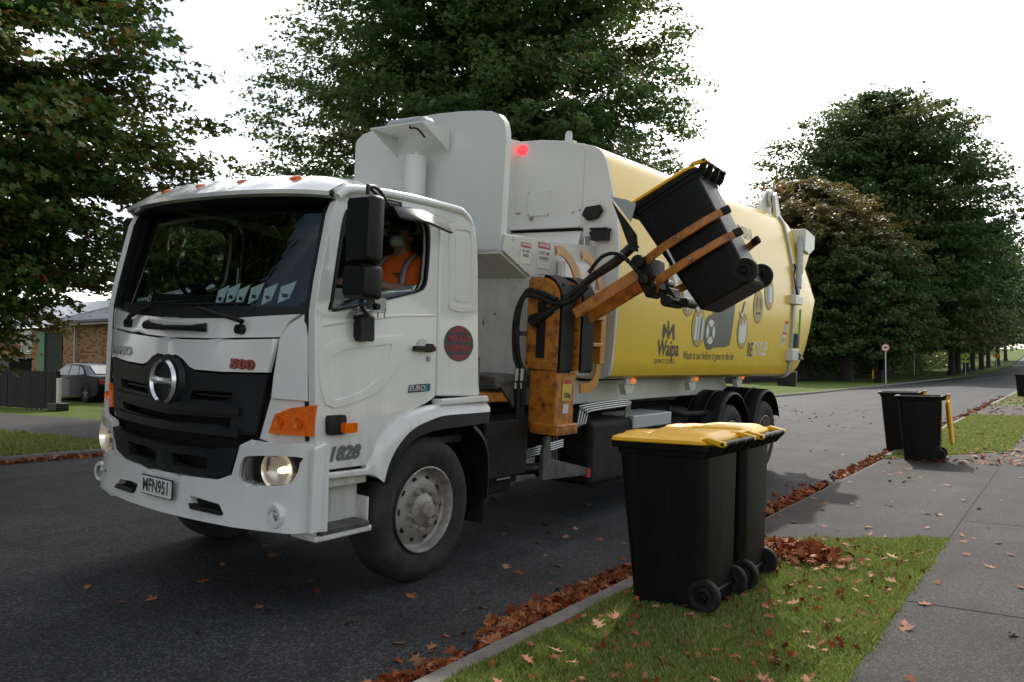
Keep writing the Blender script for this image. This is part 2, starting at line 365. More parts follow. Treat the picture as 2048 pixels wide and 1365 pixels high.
# kerbs: cast in lengths with open joints; dropped across the driveways
def kerb_run(name, f, y0, y1, L_, side, parent, drop=()):
    y = y0
    while y < y1:
        ye = min(y+L_, y1); mid = (y+ye)/2; dropped = any(a < mid < b_ for a, b_ in drop)
        top = -.055 if dropped else .008
        g_ = MB(); rings = []
        for yy in ([y+.006, ye-.006] if y > -50 else [y, ye]):
            x = f(yy); z = rise(yy); s = side
            rings.append([(x, yy, z-.30), (x, yy, z-.10), (x+s*.012, yy, z+top-.022), (x+s*.030, yy, z+top), (x+s*.155, yy, z+(.005 if dropped else .012)), (x+s*.155, yy, z-.30)])
        g_.loft(rings); g_.build('kerb_length', 'kerb_concrete', parent, smooth=40, bevel=.006)
        y = ye
kn = tag(empty('near_kerb', (0, 0, 0)), kind='structure'); kf = tag(empty('far_kerb', (0, 0, 0)), kind='structure')
kerb_run('k', lambda y: KERB, -6.0, 60, 2.95, 1, kn, [(6.6, 14.4), (27.5, 34.5)])
kerb_run('k', xL, -14, 100, 3.0, -1, kf, [(8.6, 12.4)])

# footpath, driveways
g = MB(); PY = [-12, 0, 5.72, 5.735, 8.94, 8.955, 12.3, 12.315, 15.6, 15.615, 19, 19.015, 23, 30, 40, 60, 90]
for y in PY:
    dz = .008; g.v += [(-.90, y, dz+rise(y)), (.75, y, dz+rise(y))]
for k in range(len(PY)-1):
    if PY[k+1]-PY[k] < .02: continue
    g.f.append((2*k, 2*k+1, 2*k+3, 2*k+2))
fp = tag(g.build('footpath', 'path_asphalt', None, smooth=0), kind='structure')
def drive(y0, y1, sl0, sl1):
    g_ = MB(); rows = []
    for x, z in ((-2.468, .004), (-2.2, .005), (-1.7, .006), (-1.2, .006), (-.905, .006)):
        for k in range(9):
            a = y0+(x+2.47)*sl0; b_ = y1+(x+2.47)*sl1; g_.v.append((x, a+(b_-a)*k/8, z+.002))
    for i in range(4):
        for k in range(8): g_.f.append((i*9+k, i*9+k+1, (i+1)*9+k+1, (i+1)*9+k))
    return tag(g_.build('driveway', 'path_asphalt', None, smooth=60), kind='structure')
drive(6.85, 14.0, .73, 1.55); drive(27.6, 34.4, .3, .3)
g = MB(); XX = [-14.3, -15, -17, -20, -25, -32, -45]
for x in XX:
    for y in (8.95, 10.4, 11.95): g.v.append((x, y, gz(x, y)+.012+(-.05 if x > -14.5 else 0)))
for i in range(len(XX)-1):
    for k in range(2): g.f.append((i*3+k, i*3+k+1, i*3+k+4, i*3+k+3))
tag(g.build('side_driveway', 'path_asphalt', None, smooth=60), kind='structure')
# dark asphalt joints of the footpath
g = MB()
for y in (5.73, 8.95, 12.31, 15.61, 19.01): g.add([(-.9, y-.009, .004), (.75, y-.009, .004), (.75, y+.009, .004), (-.9, y+.009, .004)], [(0, 1, 2, 3)])
g.build('path_joint', 'black_gap', fp, smooth=0)
# ------------------------------------------------------------------ trees
def leaf_mat(name, stops, trans=.30, patch=None, zr=None, patch_scale=.35, patch_lo=.5, patch_hi=.66, rough=.45):
    m = bpy.data.materials.new(name); m.use_nodes = True; N = m.node_tree.nodes; L = m.node_tree.links; b = N['Principled BSDF']; MATS[name] = m
    gi = N.new('ShaderNodeNewGeometry'); r = ramp(N, stops); L.new(gi.outputs['Random Per Island'], r.inputs[0]); out = r.outputs[0]
    if patch:
        n = noise(N, L, patch_scale, 3, .6); rr = ramp(N, [(patch_lo, (0, 0, 0)), (patch_hi, (1, 1, 1))]); L.new(n.outputs[0], rr.inputs[0]); pf = rr.outputs[0]
        if zr:
            tc = N.new('ShaderNodeTexCoord'); sx = N.new('ShaderNodeSeparateXYZ'); L.new(tc.outputs['Object'], sx.inputs[0]); mr = N.new('ShaderNodeMapRange'); mr.inputs[1].default_value = zr[0]; mr.inputs[2].default_value = zr[1]; L.new(sx.outputs['Z'], mr.inputs[0]); mm_ = N.new('ShaderNodeMath'); mm_.operation = 'MULTIPLY'; L.new(pf, mm_.inputs[0]); L.new(mr.outputs[0], mm_.inputs[1]); pf = mm_.outputs[0]
        mm = N.new('ShaderNodeMixRGB'); mm.inputs[2].default_value = rgba(patch); L.new(pf, mm.inputs[0]); L.new(out, mm.inputs[1]); out = mm.outputs[0]
    L.new(out, b.inputs['Base Color']); setin(b, Roughness=rough, Specular_IOR_Level=.4)
    t = N.new('ShaderNodeBsdfTranslucent'); L.new(out, t.inputs[0]); ms = N.new('ShaderNodeMixShader'); ms.inputs[0].default_value = trans
    L.new(b.outputs[0], ms.inputs[1]); L.new(t.outputs[0], ms.inputs[2]); L.new(ms.outputs[0], N['Material Output'].inputs[0]); return m
leaf_mat('oak_leaf_near', [(0, (0.056, 0.110, 0.026)), (.55, (0.088, 0.163, 0.037)), (.80, (0.154, 0.186, 0.035)), (.96, (0.194, 0.147, 0.040)), (1, (0.250, 0.077, 0.031))], .48, patch=(0.186, 0.164, 0.035), patch_scale=.28)
leaf_mat('oak_leaf_mid', [(0, (0.056, 0.120, 0.035)), (.65, (0.088, 0.163, 0.044)), (.92, (0.131, 0.186, 0.048)), (1, (0.219, 0.131, 0.048))], .48, patch=(0.131, 0.145, 0.040), patch_scale=.22)
leaf_mat('oak_leaf_red', [(0, (0.058, 0.114, 0.034)), (.75, (0.088, 0.146, 0.043)), (.92, (0.138, 0.147, 0.043)), (1, (0.235, 0.128, 0.047))], .48, patch=(0.246, 0.140, 0.047), zr=(9, 17.5), patch_scale=.16, patch_lo=.30, patch_hi=.55)
leaf_mat('oak_leaf_far', [(0, (0.058, 0.114, 0.036)), (.7, (0.088, 0.153, 0.047)), (1, (0.147, 0.167, 0.050))], .48, patch=(0.147, 0.147, 0.043), patch_scale=.12)
mat('bark', (.055, .047, .040), .95, c2=(.022, .019, .016), nscale=5, stretch=(4, 4, .7), bump=.9, bscale=18)
LEAF6 = np.array([(0, 0), (.52, .30), (.19, .44), (.36, .80), (.0, 1.0), (-.36, .80), (-.19, .44), (-.52, .30)])-np.array([0, .45])
LEAF5 = np.array([(0, 0), (.46, .36), (.17, .52), (0, 1.0), (-.17, .52), (-.46, .36)])-np.array([0, .45])
LEAF4 = np.array([(0, -.5), (.34, .0), (0, .5), (-.34, .0)])
def leaf_cloud(name, P, Nrm, size, shape, m, parent=None, seed=1, curl=.10):
    r = np.random.default_rng(seed); n = len(P); k = len(shape)
    Nrm = Nrm/np.linalg.norm(Nrm, axis=1, keepdims=True)
    a = r.normal(size=(n, 3)); T = a-Nrm*np.sum(a*Nrm, 1, keepdims=True); T /= np.linalg.norm(T, axis=1, keepdims=True); B = np.cross(Nrm, T)
    s = (np.asarray(size)*r.uniform(.65, 1.25, n))[:, None, None]
    X = shape[None, :, 0, None]*T[:, None, :]+shape[None, :, 1, None]*B[:, None, :]
    X = X+Nrm[:, None, :]*(-(shape[None, :, 0, None]**2+.6*shape[None, :, 1, None]**2)*curl*4)
    co = (P[:, None, :]+X*s).reshape(-1, 3).astype(np.float32)
    me = bpy.data.meshes.new(name); me.vertices.add(n*k); me.vertices.foreach_set('co', co.ravel())
    me.loops.add(n*k); me.loops.foreach_set('vertex_index', np.arange(n*k, dtype=np.int32))
    me.polygons.add(n); me.polygons.foreach_set('loop_start', np.arange(0, n*k, k, dtype=np.int32)); me.polygons.foreach_set('loop_total', np.full(n, k, np.int32))
    me.update(calc_edges=True); o = bpy.data.objects.new(name, me); COL.objects.link(o); me.materials.append(MATS[m]); o.parent = parent; return o
def make_tree(base, H, Rc, clear, nspray, per, leaf, m, seed, shape=LEAF4, squash=.55, trunk_r=.4, label='', group='street trees', lean=(0, 0), top=.62, spray=.85, name='oak_tree', low=1.0, droop=.25, fill=.35):
    r = np.random.default_rng(seed); root = empty(name, base); tag(root, label, 'tree', group)
    # crown envelope: radius at relative height t
    def env(t): return Rc*np.where(t < .38, low+(1-low)*(t/.38), np.sqrt(np.clip(1-((t-.38)/.62)**2.0, 0, 1))**(1.15))
    t = r.beta(1.25, 1.45, nspray); az = r.uniform(0, 2*np.pi, nspray); q = np.where(r.random(nspray) < fill, r.uniform(.15, .8, nspray), r.uniform(.72, 1.04, nspray))
    lob = 1+.16*np.sin(az*3+seed)+.10*np.sin(az*7+t*9+seed*2)
    rad = env(t)*q*lob; z = clear+t*(H-clear)-droop*(rad/Rc)**2*(1-t)*2.0
    Cn = np.stack([np.cos(az)*rad+lean[0]*t, np.sin(az)*rad+lean[1]*t, z], 1)
    out = np.stack([np.cos(az), np.sin(az), .25*(t-.3)], 1)
    # leaves in flat drooping sprays stretched outwards
    nn = nspray*per; idx = np.repeat(np.arange(nspray), per); u = r.normal(size=(nn, 3)); ln = np.linalg.norm(u, axis=1, keepdims=True); u = u/ln*(r.random((nn, 1))**.45)
    O = out[idx]; S = np.stack([-O[:, 1], O[:, 0], np.zeros(nn)], 1); sz = (spray*r.uniform(.6, 1.35, nspray))[idx][:, None]
    P = Cn[idx]+O*u[:, :1]*sz*1.45+S*u[:, 1:2]*sz*.85+np.array([0, 0, 1.])*u[:, 2:]*sz*.34
    P[:, 2] -= .16*(u[:, 0]**2)*sz[:, 0]
    Nm = np.array([0, 0, 1.])+O*.35+r.normal(size=(nn, 3))*.55
    leaf_cloud('crown', P, Nm, leaf*np.where(q < .68, 1.75, 1.0)[idx], shape, m, root, seed)
    # trunk and limbs
    g_ = MB(); zt = clear+(H-clear)*top
    path = [(0, 0, -.3), (0, 0, .15), (.02, 0, .8), (.05, .03, clear), (.1+lean[0]*.3, .02+lean[1]*.3, (clear+zt)/2), (lean[0]*top, lean[1]*top, zt)]
    g_.tube(path, [trunk_r*1.9, trunk_r*1.35, trunk_r*1.05, trunk_r*.9, trunk_r*.55, trunk_r*.12], 10)
    tr = g_.build('trunk', 'bark', root, smooth=80)
    order = np.argsort(-q*(.5+r.random(nspray)))[:26]
    for i in order:
        e = Cn[i]; zs = max(clear*.7, e[2]-np.hypot(e[0], e[1])*r.uniform(.10, .40)); zs = min(zs, zt*.9); f = (zs/zt)
        s0 = np.array([lean[0]*f*top, lean[1]*f*top, zs]); mid = s0*.45+e*.55+np.array([0, 0, .25]); lr = trunk_r*.34*(1-.6*f)
        gb = MB(); gb.tube([s0, mid, e], [lr, lr*.55, lr*.12], 6); gb.build('limb', 'bark', root, smooth=80)
    return root
tree_near = make_tree((-17.3, 4.7, 0), 11.2, 5.4, .75, 1950, 96, .134, 'oak_leaf_near', 11, LEAF6, trunk_r=.34, spray=.54, label='nearest oak tree overhanging the kerb at the left edge of the photo', low=.22, droop=.1, fill=.45)
tree_mid = make_tree((-16.7, 23.0, 0), 19.5, 7.3, 2.0, 2500, 86, .165, 'oak_leaf_mid', 23, LEAF5, trunk_r=.40, spray=.66, label='broad dark oak tree rising directly behind the truck', low=.95, droop=.6, fill=.5)
tree_red = make_tree((-16.8, 78, 0), 17.8, 8.3, 2.6, 1900, 60, .34, 'oak_leaf_red', 37, LEAF4, trunk_r=.5, spray=.95, lean=(-3.2, -2.0), label='round oak tree with reddish crown top beside the truck tail', low=.9, fill=.45)
tree_tall = make_tree((-17.6, 100, rise(100)), 32.0, 13.0, 3.0, 2300, 62, .44, 'oak_leaf_far', 41, LEAF4, trunk_r=.55, spray=1.5, label='tallest dark oak tree beyond the reddish one', low=.9, fill=.45)
far_proto = make_tree((-13.2, 122, rise(122)), 21.5, 8.2, 5.0, 950, 45, .55, 'oak_leaf_far', 53, LEAF4, trunk_r=.4, spray=1.25, label='first oak in the far avenue behind the crossing sign', group='far avenue oaks', low=.7, fill=.5)
ORD = ['second', 'third', 'fourth', 'fifth', 'sixth', 'seventh', 'eighth']
for k, (x, y, s, az) in enumerate([(-13.4, 131, .92, 1.1), (-13.3, 141, 1.0, 2.3), (-13.5, 153, .9, 3.2), (-13.4, 167, 1.0, 4.4), (-13.6, 184, .95, 5.1), (-13.4, 205, 1.0, .6), (-13.5, 232, .95, 1.9)]):
    o = copy_tree(far_proto); o.location = (x, y, rise(y)); o.scale = (s, s, s); o.rotation_euler = (0, 0, az)
    o['label'] = ORD[k]+' oak along the far avenue counted from the crossing sign'
for k, (x, y, s, az, lb) in enumerate([(-27, 112, .7, .4, 'oak tree in the shade left of the reddish oak beyond the fence'), (-41.5, 28.5, .48, 2.2, 'round green garden tree seen through the cab windows'), (-30, 88, .6, 3.0, 'low dark tree behind the paling fence past the truck tail'), (-24, 150, .9, 5.0, 'dark oak behind the trunks of the far avenue'), (-22, 128, .8, 4.2, 'dark oak standing behind the first far avenue oak')]):
    o = copy_tree(far_proto); o.location = (x, y, gz(x, y)-.2); o.scale = (s, s, s*1.0); o.rotation_euler = (0, 0, az); o['label'] = lb; o['group'] = 'background trees'

for k, (x, y, az, lb) in enumerate([(-16.6, -7.0, 2.0, 'oak tree ahead of the truck outside the frame, mirrored in the windscreen'), (-16.8, -27, 4.1, 'second oak ahead of the truck outside the frame, mirrored in the windscreen')]):
    o = copy_tree(tree_near); o.location = (x, y, 0); o.scale = (1.45, 1.45, 1.5); o.rotation_euler = (0, 0, az); o['label'] = lb
# ------------------------------------------------------------------ the recycling truck (x: towards the kerb, y: towards the tail, z: up; origin on the road under the front axle)
truck = empty('recycling_truck', (-5.059, 4.558, .023)); truck.rotation_mode = 'ZYX'
truck.matrix_world = Matrix.Translation((-5.059, 4.558, .023)) @ Matrix.Rotation(R_(-.82), 4, 'Z') @ Matrix.Rotation(R_(3.37), 4, 'Y')
tag(truck, 'white and yellow side loading recycling truck lifting a wheelie bin', 'truck')
T = truck
def xs(z): return 1.22-.05*(z-1.2)                     # cab side leans in slightly
def wrap(x): return .9*max(0, -x-.85)**2
def yF(x, b=.15): return -1.285+b*x*x+wrap(x)                   # bowed cab front
def side(off): return lambda y, z: (xs(z)+off, y, z)
def front(off, b=.15): return lambda x, z: (x, yF(x, b)-off, z)
CUT = [k*.1 for k in range(-13, 14)]

# --- door and rear quarter, both sides
door_out = [(-1.055, .90), (-1.075, 1.10), (-1.085, 1.45), (-1.092, 1.86), (-1.06, 2.05), (-.965, 2.48), (-.93, 2.555), (-.87, 2.60), (-.55, 2.635), (-.10, 2.635), (-.005, 2.61), (.045, 2.54), (.055, 2.40), (.045, 2.0), (.036, 1.44), (.03, 1.315),
            (-.06, 1.275), (-.19, 1.235), (-.33, 1.185), (-.44, 1.115), (-.53, 1.02), (-.60, .92), (-.63, .895)]
win = [(-.985, 1.885), (-.97, 1.93), (-.885, 2.40), (-.86, 2.49), (-.81, 2.535), (-.50, 2.565), (-.14, 2.565), (-.075, 2.545), (-.048, 2.49), (-.045, 2.36), (-.07, 2.14), (-.10, 2.085), (-.17, 2.045), (-.55, 1.955), (-.93, 1.872)]
qtr_out = [(.055, 1.318), (.062, 1.9), (.070, 2.40), (.060, 2.56), (.012, 2.62), (.05, 2.665), (.30, 2.70), (.40, 2.665), (.475, 2.59), (.515, 2.48), (.53, 2.30), (.545, 1.7), (.548, 1.42), (.565, 1.32), (.56, 1.30)]
for sg in (1, -1):
    sm = lambda o_, sg=sg: (lambda y, z: (sg*(xs(z)+o_-(.22*max(0, -.80-y) if sg < 0 else 0)), y, z))
    d = panel('door', door_out, [win], sm(-.03), .06, 'white_paint', T, bevel=.005)
    if sg == 1:
        # pressed lower panel: raised bead ring + recess
        lp = [(-1.0, .97+.33), (-1.0, 1.66), (-.45, 1.735), (-.33, 1.74), (-.30, 1.71), (-.36, 1.55), (-.50, 1.40), (-.68, 1.325)]
        lp2 = [(-.955, 1.345), (-.955, 1.60), (-.50, 1.675), (-.43, 1.66), (-.50, 1.50), (-.62, 1.41), (-.75, 1.36)]
        panel('door_pressing', smoothpoly(lp, 4), [smoothpoly(lp2, 4)], sm(.001), .014, 'white_paint', d, bevel=.006)
        panel('door_bead', [(-1.03, 1.775), (-1.03, 1.80), (-.42, 1.885-.005), (.02, 1.90), (.02, 1.888), (-.40, 1.862)], [], sm(.0), .012, 'white_paint', d, bevel=.005)
    panel('window_seal', smoothpoly(win, 2), [[(y*.955-.022, z*.955+.10) for y, z in smoothpoly(win, 2)]], sm(-.006), .03, 'black_plastic', d, bevel=.004)
    gl = [(-.96, 1.895), (-.90, 2.02), (-.62, 2.045), (-.55, 2.02), (-.14, 2.10), (-.17, 2.05), (-.55, 1.96), (-.93, 1.88)] if sg == 1 else win
    panel('window_glass', gl, [], sm(-.035), .006, 'side_glass', d, bevel=0)
    q = panel('rear_quarter', qtr_out, [], sm(-.03), .06, 'white_paint', T, bevel=.02)
    ro = smoothpoly([(.185, 1.95), (.182, 2.1), (.165, 2.48), (.19, 2.565), (.30, 2.585), (.42, 2.585), (.455, 2.55), (.475, 2.3), (.48, 1.99), (.455, 1.945)], 3)
    ri = [(.325+(y-.325)*.78, 2.265+(z-2.265)*.88) for y, z in ro]
    if sg == 1:
        panel('quarter_pressing', ro, [ri], sm(.0), .016, 'white_paint', q, bevel=.007)
        panel('quarter_inset', [(.325+(y-.325)*.52, 2.27+(z-2.27)*.78) for y, z in ro], [], sm(.0), .010, 'white_paint', q, bevel=.004)
        panel('quarter_sill', [(.04, 1.30), (.05, 1.255), (.62, 1.262), (.60, 1.30), (.585, 1.308)], [], sm(.0), .10, 'white_paint', q, bevel=.02)
    # dark inner lining
    panel('door_trim', [(y, z) for y, z in door_out if z < 2.0][:4]+[(-.985, 1.86), (-.10, 2.05), (.03, 2.0), (.03, 1.3), (-.3, 1.2), (-.6, .95)], [], sm(-.085), .02, 'dark_interior', d, bevel=0)
    panel('door_frame_trim', door_out, [win], sm(-.068), .012, 'dark_interior', d, bevel=0)
    panel('quarter_trim', [(.06, 1.3), (.06, 2.6), (.45, 2.55), (.52, 1.3)], [], sm(-.085), .02, 'dark_interior', q, bevel=0)
    # corner panel between grille and door, and windscreen pillar
    cor = MB(); rings = []
    for z, xi, yo in ((1.315, .895, .0), (1.45, .905, .0), (1.60, .925, .0), (1.69, .935, .0), (1.78, .985, .01), (1.86, 1.075, .045)):
        P = []
        for k in range(9):
            t = k/8; x = xi+(1.215-xi)*t; y = yF(sg*x)+yo*(1-t)+.004
            if t > .75: y += (t-.75)**2*.35
            P.append((sg*min(x, xs(z)+.002), y, z))
        P += [(sg*(xs(z)-.05), -1.04, z), (sg*(xi+.0), yF(sg*xi)+.09, z)]
        rings.append(P)
    c = cor.loft(rings).build('corner_panel', 'cab_front_white', T, smooth=50, bevel=.008)
    pil = MB(); rings = []
    for z, xa, ya, yb in ((1.84, 1.075, -1.035, -1.094), (1.92, 1.085, -1.02, -1.085), (2.2, 1.068, -.955, -1.018), (2.5, 1.045, -.885, -.945), (2.64, 1.035, -.85, -.90)):
        X = xs(z)-(.05 if sg < 0 else 0); xa -= .03 if sg < 0 else 0; ya += .05 if sg < 0 else 0; yb += .07 if sg < 0 else 0; rings.append([(sg*(xa-.01), ya-.012, z), (sg*(xa+.045), ya-.028, z), (sg*(X-.01), yb+.004, z), (sg*(X+.001), yb+.016, z), (sg*(X-.05), yb+.05, z), (sg*(xa-.01), ya+.05, z)])
    pil.loft(rings).build('windscreen_pillar', 'cab_front_white', T, smooth=50, bevel=.01)
    pt_ = MB(); pt_.loft([[(sg*(xa-.03), ya+.02, z), (sg*(xs(z)-.045), yb+.052, z), (sg*(xs(z)-.10), yb+.12, z), (sg*(xa-.06), ya+.08, z)] for z, xa, ya, yb in ((1.80, 1.075, -1.035, -1.094), (2.2, 1.068, -.955, -1.018), (2.64, 1.035, -.85, -.90))]); pt_.build('pillar_trim', 'dark_interior', T, smooth=50)

# side marker, lamp, badges on kerb door
S0 = side(.0)
mk = MB().prism(rrect(-1.0, 1.115, -.855, 1.235, .02), .0, .035, lambda y, z, h: (xs(z)+h, y, z)).build('side_marker', 'black_plastic', T, bevel=.008)
MB().prism(rrect(-.905, 1.125, -.80, 1.19, .012), .03, .075, lambda y, z, h: (xs(z)+h, y, z)).build('marker_lens', 'amber_lens', mk, bevel=.01)
text_mesh('1828', .118, lambda u, v: (xs(1.0)+.006, -.85+u, .99+v-.25*0), 'numeral_badge', 'grey_numeral', T, shear=.25, bold=.006, sx=1.12)
eb = MB().prism([(-.258, 1.352), (-.245, 1.405), (-.028, 1.412), (-.036, 1.358)], .0, .006, lambda y, z, h: (xs(z)+h, y, z)).build('engine_badge', 'dark_print', T)
text_mesh('EURO', .052, lambda u, v: (xs(1.38)+.010, -.175+u, 1.381+v), 'badge_lettering', 'pale_print', eb, shear=.2, bold=.001, sx=1.2)
MB().prism([(-.092, 1.357), (-.078, 1.41), (-.030, 1.412), (-.038, 1.359)], .006, .010, lambda y, z, h: (xs(z)+h, y, z)).build('badge_square', 'teal_print', eb)
text_mesh('5', .055, lambda u, v: (xs(1.38)+.0135, -.060+u, 1.384+v), 'badge_digit', 'dark_print', eb, bold=.002, shear=.2, sx=1.2)
# door handle, lock, mirror bracket
dh = MB().prism(ellipse(-.115, 1.672, .062, .055, 20), -.004, .004, lambda y, z, h: (xs(z)+h, y, z)).build('handle_cup', 'grimy_white', T)
MB().prism(rrect(-.225, 1.640, -.015, 1.675, .014), .012, .045, lambda y, z, h: (xs(z)+h, y, z)).build('door_handle', 'black_plastic', T, bevel=.01)
MB().prism(rrect(-.085, 1.632, -.005, 1.692, .02), .0, .02, lambda y, z, h: (xs(z)+h, y, z)).build('handle_base', 'black_plastic', T, bevel=.006)
MB().lathe([(.0, .012), (.018, .012), (.020, 0)], (xs(1.582), -.05, 1.585), (1, 0, 0), 14).build('door_lock', 'steel', T)
# oval magnetic sign
ov = MB().prism(ellipse(.295, 1.70, .172, .132, 40), .0, .004, lambda y, z, h: (xs(z)+h, y, z)).build('oval_sign', 'dark_print', T, smooth=0)
text_mesh('METALLIC', .062, lambda u, v: (xs(1.72)+.008, .30+u, 1.735+v), 'sign_lettering', 'red_print', ov, bold=.0008, sx=.92)
text_mesh('SWEEPING', .062, lambda u, v: (xs(1.66)+.0085, .275+u, 1.662+v), 'sign_lettering', 'red_print', ov, bold=.0008, sx=.92)
text_mesh('LTD', .022, lambda u, v: (xs(1.66)+.0085, .435+u, 1.655+v), 'sign_lettering', 'red_print', ov, sx=.8)
for k, (z, w) in enumerate(((1.79, .115), (1.805, .085), (1.818, .05), (1.61, .115), (1.595, .085), (1.582, .05))):
    MB().prism([(.295-w, z-.003), (.295+w, z-.003), (.295+w, z+.003), (.295-w, z+.003)], .005, .007, lambda y, zz, h: (xs(zz)+h, y, zz)).build('sign_stripe', 'red_print', ov, smooth=0)
# roof
rf = MB(); rings = []
for y, zc, ze, xe in ((-.90, 2.70, 2.60, 1.085), (-.80, 2.775, 2.655, 1.11), (-.60, 2.815, 2.68, 1.118), (-.2, 2.825, 2.69, 1.12), (.15, 2.82, 2.69, 1.12), (.30, 2.80, 2.68, 1.115), (.40, 2.75, 2.64, 1.105), (.47, 2.67, 2.57, 1.09), (.51, 2.56, 2.45, 1.08)):
    P = []
    for k in range(-12, 13):
        s = k/12; x = xe*math.sin(s*math.pi/2)**1 if False else xe*s
        z = ze+(zc-ze)*(1-abs(s)**6)*(1-.25*s*s)-.0
        P.append((x+math.copysign(.035*abs(s)**10, s), y, z))
    P = [(P[0][0], y, ze-.10)]+P+[(P[-1][0], y, ze-.10)]
    rings.append(P)
rf.loft(rings, closed=False).build('roof', 'cab_front_white', T, smooth=50)
for sg in (1, -1):
    gr = MB(); gr.tube([(sg*1.148, -.92, 2.585), (sg*1.152, -.80, 2.655), (sg*1.15, -.4, 2.685), (sg*1.15, .2, 2.69), (sg*1.14, .34, 2.675), (sg*1.13, .44, 2.61), (sg*1.115, .50, 2.50)], .03, 10); gr.build('roof_rail', 'cab_front_white', T, smooth=80)
bolts = MB()
for y, z in ((.15, 2.665), (.235, 2.655), (-.72, 2.662), (-.80, 2.652), (-.91, 2.60)): bolts.lathe([(.0, .014), (.012, .013), (.016, 0)], (xs(z)-.012, y, z), (1, 0, 0), 10)
bolts.build('roof_bolt', 'steel', T)
# rear wall, floor, inner headlining
MB().box2((-1.12, .50, 1.2), (1.12, .535, 2.60)).build('cab_rear_wall', 'white_paint', T, bevel=.01)
inn = MB().box2((-1.08, .465, 1.0), (1.08, .495, 2.55)); inn.box2((-1.02, -.78, 2.655), (1.02, .40, 2.675)); inn.box2((-1.10, -1.0, .95), (1.10, .5, 1.0))
inn.build('cab_lining', 'dark_interior', T)
# roof visor with marker lamps
vi = MB(); rings = []; un = []
for k in range(-16, 17):
    s = k/16; x = s*1.135; y0 = -.70+.06*s*s; yf = -1.150+.15*s*s+.02*s**8; zf = 2.630-.022*abs(s)**4
    zt = 2.812-.05*s*s-.06*abs(s)**9
    rib = .022 if any(abs(x-c) < .11 for c in (-.725, -.235, .235, .725)) else 0
    rings.append([(x, y0, zt), (x, y0-.10, zt-.012-rib*.2), (x, (y0+yf)/2-.03, (zt+zf)/2+.045-rib), (x, yf+.05, zf+.040-rib*.3), (x, yf, zf+.008), (x, yf+.004, zf-.018), (x, yf+.05, zf-.03)])
    un.append([(x*.99, yf+.012, zf-.014), (x*.98, yf+.06, zf-.035), (x*.965, -1.03+.14*s*s, 2.555), (x*.95, -.92+.14*s*s, 2.60)])
vi.loft(rings, closed=False); vs_o = vi.build('roof_visor', 'cab_front_white', T, smooth=50)
MB().loft(un, closed=False).build('visor_underside', 'black_plastic', vs_o, smooth=60)
for sg in (1, -1):
    e = MB(); X = sg*1.13; e.add([(X, -.95, 2.635), (X, -.93, 2.60), (X*1.01, -.80, 2.60), (X*1.012, -.62, 2.66), (X, -.66, 2.70), (X*.99, -.85, 2.68)], [(0, 1, 2, 3, 4, 5)]); eo = e.build('visor_end', 'cab_front_white', vs_o); eo.modifiers.new('s', 'SOLIDIFY').thickness = .02
for x in (-.725, -.235, .235, .725):
    l_ = MB(); rr = []
    for t, a, h in ((0, .066, 0), (.3, .062, .014), (.7, .046, .028), (1, .02, .033)): rr.append([(x+a*math.cos(q), -.955+.1*x*x+.45*a*math.sin(q), 2.722+h+.3*.45*a*math.sin(q)) for q in [2*math.pi*j/16 for j in range(16)]])
    l_.loft(rr).build('marker_lamp', 'amber_lens', vs_o, smooth=70)
# windscreen: seal frame and glass
def wy(z): return -1.268+(z-1.85)*.37
def wsurf(s, t, off=0, grow=0):
    z = 1.845+t*(2.635-1.845)-.022*(1-s*s)*(1-t)+.02*(1-s*s)*t; hw = 1.075-.055*t+grow; x = s*hw; b_ = .225-.09*t
    return (x, wy(z)+b_*x*x-off, z)
gl = MB(); rings = [[wsurf(-1+2*i/24, j/8, .0) for i in range(25)] for j in range(9)]
gl.loft(rings, closed=False).build('windscreen', 'glass', T, smooth=80)
fr = MB(); outer, inner = [], []
def rnd(a, b_, r): # rounded-rectangle path in (s,t)
    return rrect(-a, .5-b_, a, .5+b_, r, 6)
fo = []; fi = []
def densify(P, n=10): 
    out = []
    for i in range(len(P)):
        p, q = P[i], P[(i+1) % len(P)]; m_ = max(1, int(math.hypot(p[0]-q[0], p[1]-q[1])*n)); out += [(p[0]+(q[0]-p[0])*k/m_, p[1]+(q[1]-p[1])*k/m_) for k in range(m_)]
    return out
po = densify(rnd(1.035, .535, .09)); pin = [(a*.925, .525+(b_-.5)*.86) for a, b_ in po]
fr.loft([[wsurf(a, b_, -.012) for a, b_ in po], [wsurf(a, b_, .012) for a, b_ in po], [wsurf(a, b_, .010) for a, b_ in pin], [wsurf(a, b_, -.002) for a, b_ in pin]], True, False).build('windscreen_seal', 'black_plastic', T, smooth=50)
# wipers
for (px, tip, sgn) in ((-.565, (.02, 1.93), 1), (.665, (-.02, 1.885), -1)):
    w = MB(); z0 = 1.735; P = [(px, yF(px)-.03, z0), (px+.06*(-sgn if sgn < 0 else 1), yF(px)-.045, z0+.05)]
    tx, tz = tip; s_ = tx/1.07
    a3 = (px+(tx-px)*.55, wy(1.86)+.2*(px*.5)**2-.045, 1.86); w.tube([P[0], P[1], a3], [.022, .016, .010], 6)
    wp = w.build('wiper', 'black_plastic', T, smooth=60)
    MB().lathe([(.0, .05), (.03, .05), (.034, 0)], (px, yF(px)+.01, z0), (0, -1, 0), 14).build('wiper_pivot', 'black_plastic', wp)
    bl = MB(); bl.tube([(a3[0]-.33, wy(1.89)+.225*(a3[0]-.33)**2-.02, 1.875), (a3[0], wy(1.89)+.225*a3[0]**2-.022, 1.885), (a3[0]+.33, wy(1.90)+.225*(a3[0]+.33)**2-.02, 1.90)], .009, 6); bl.build('wiper_blade', 'black_plastic', wp)
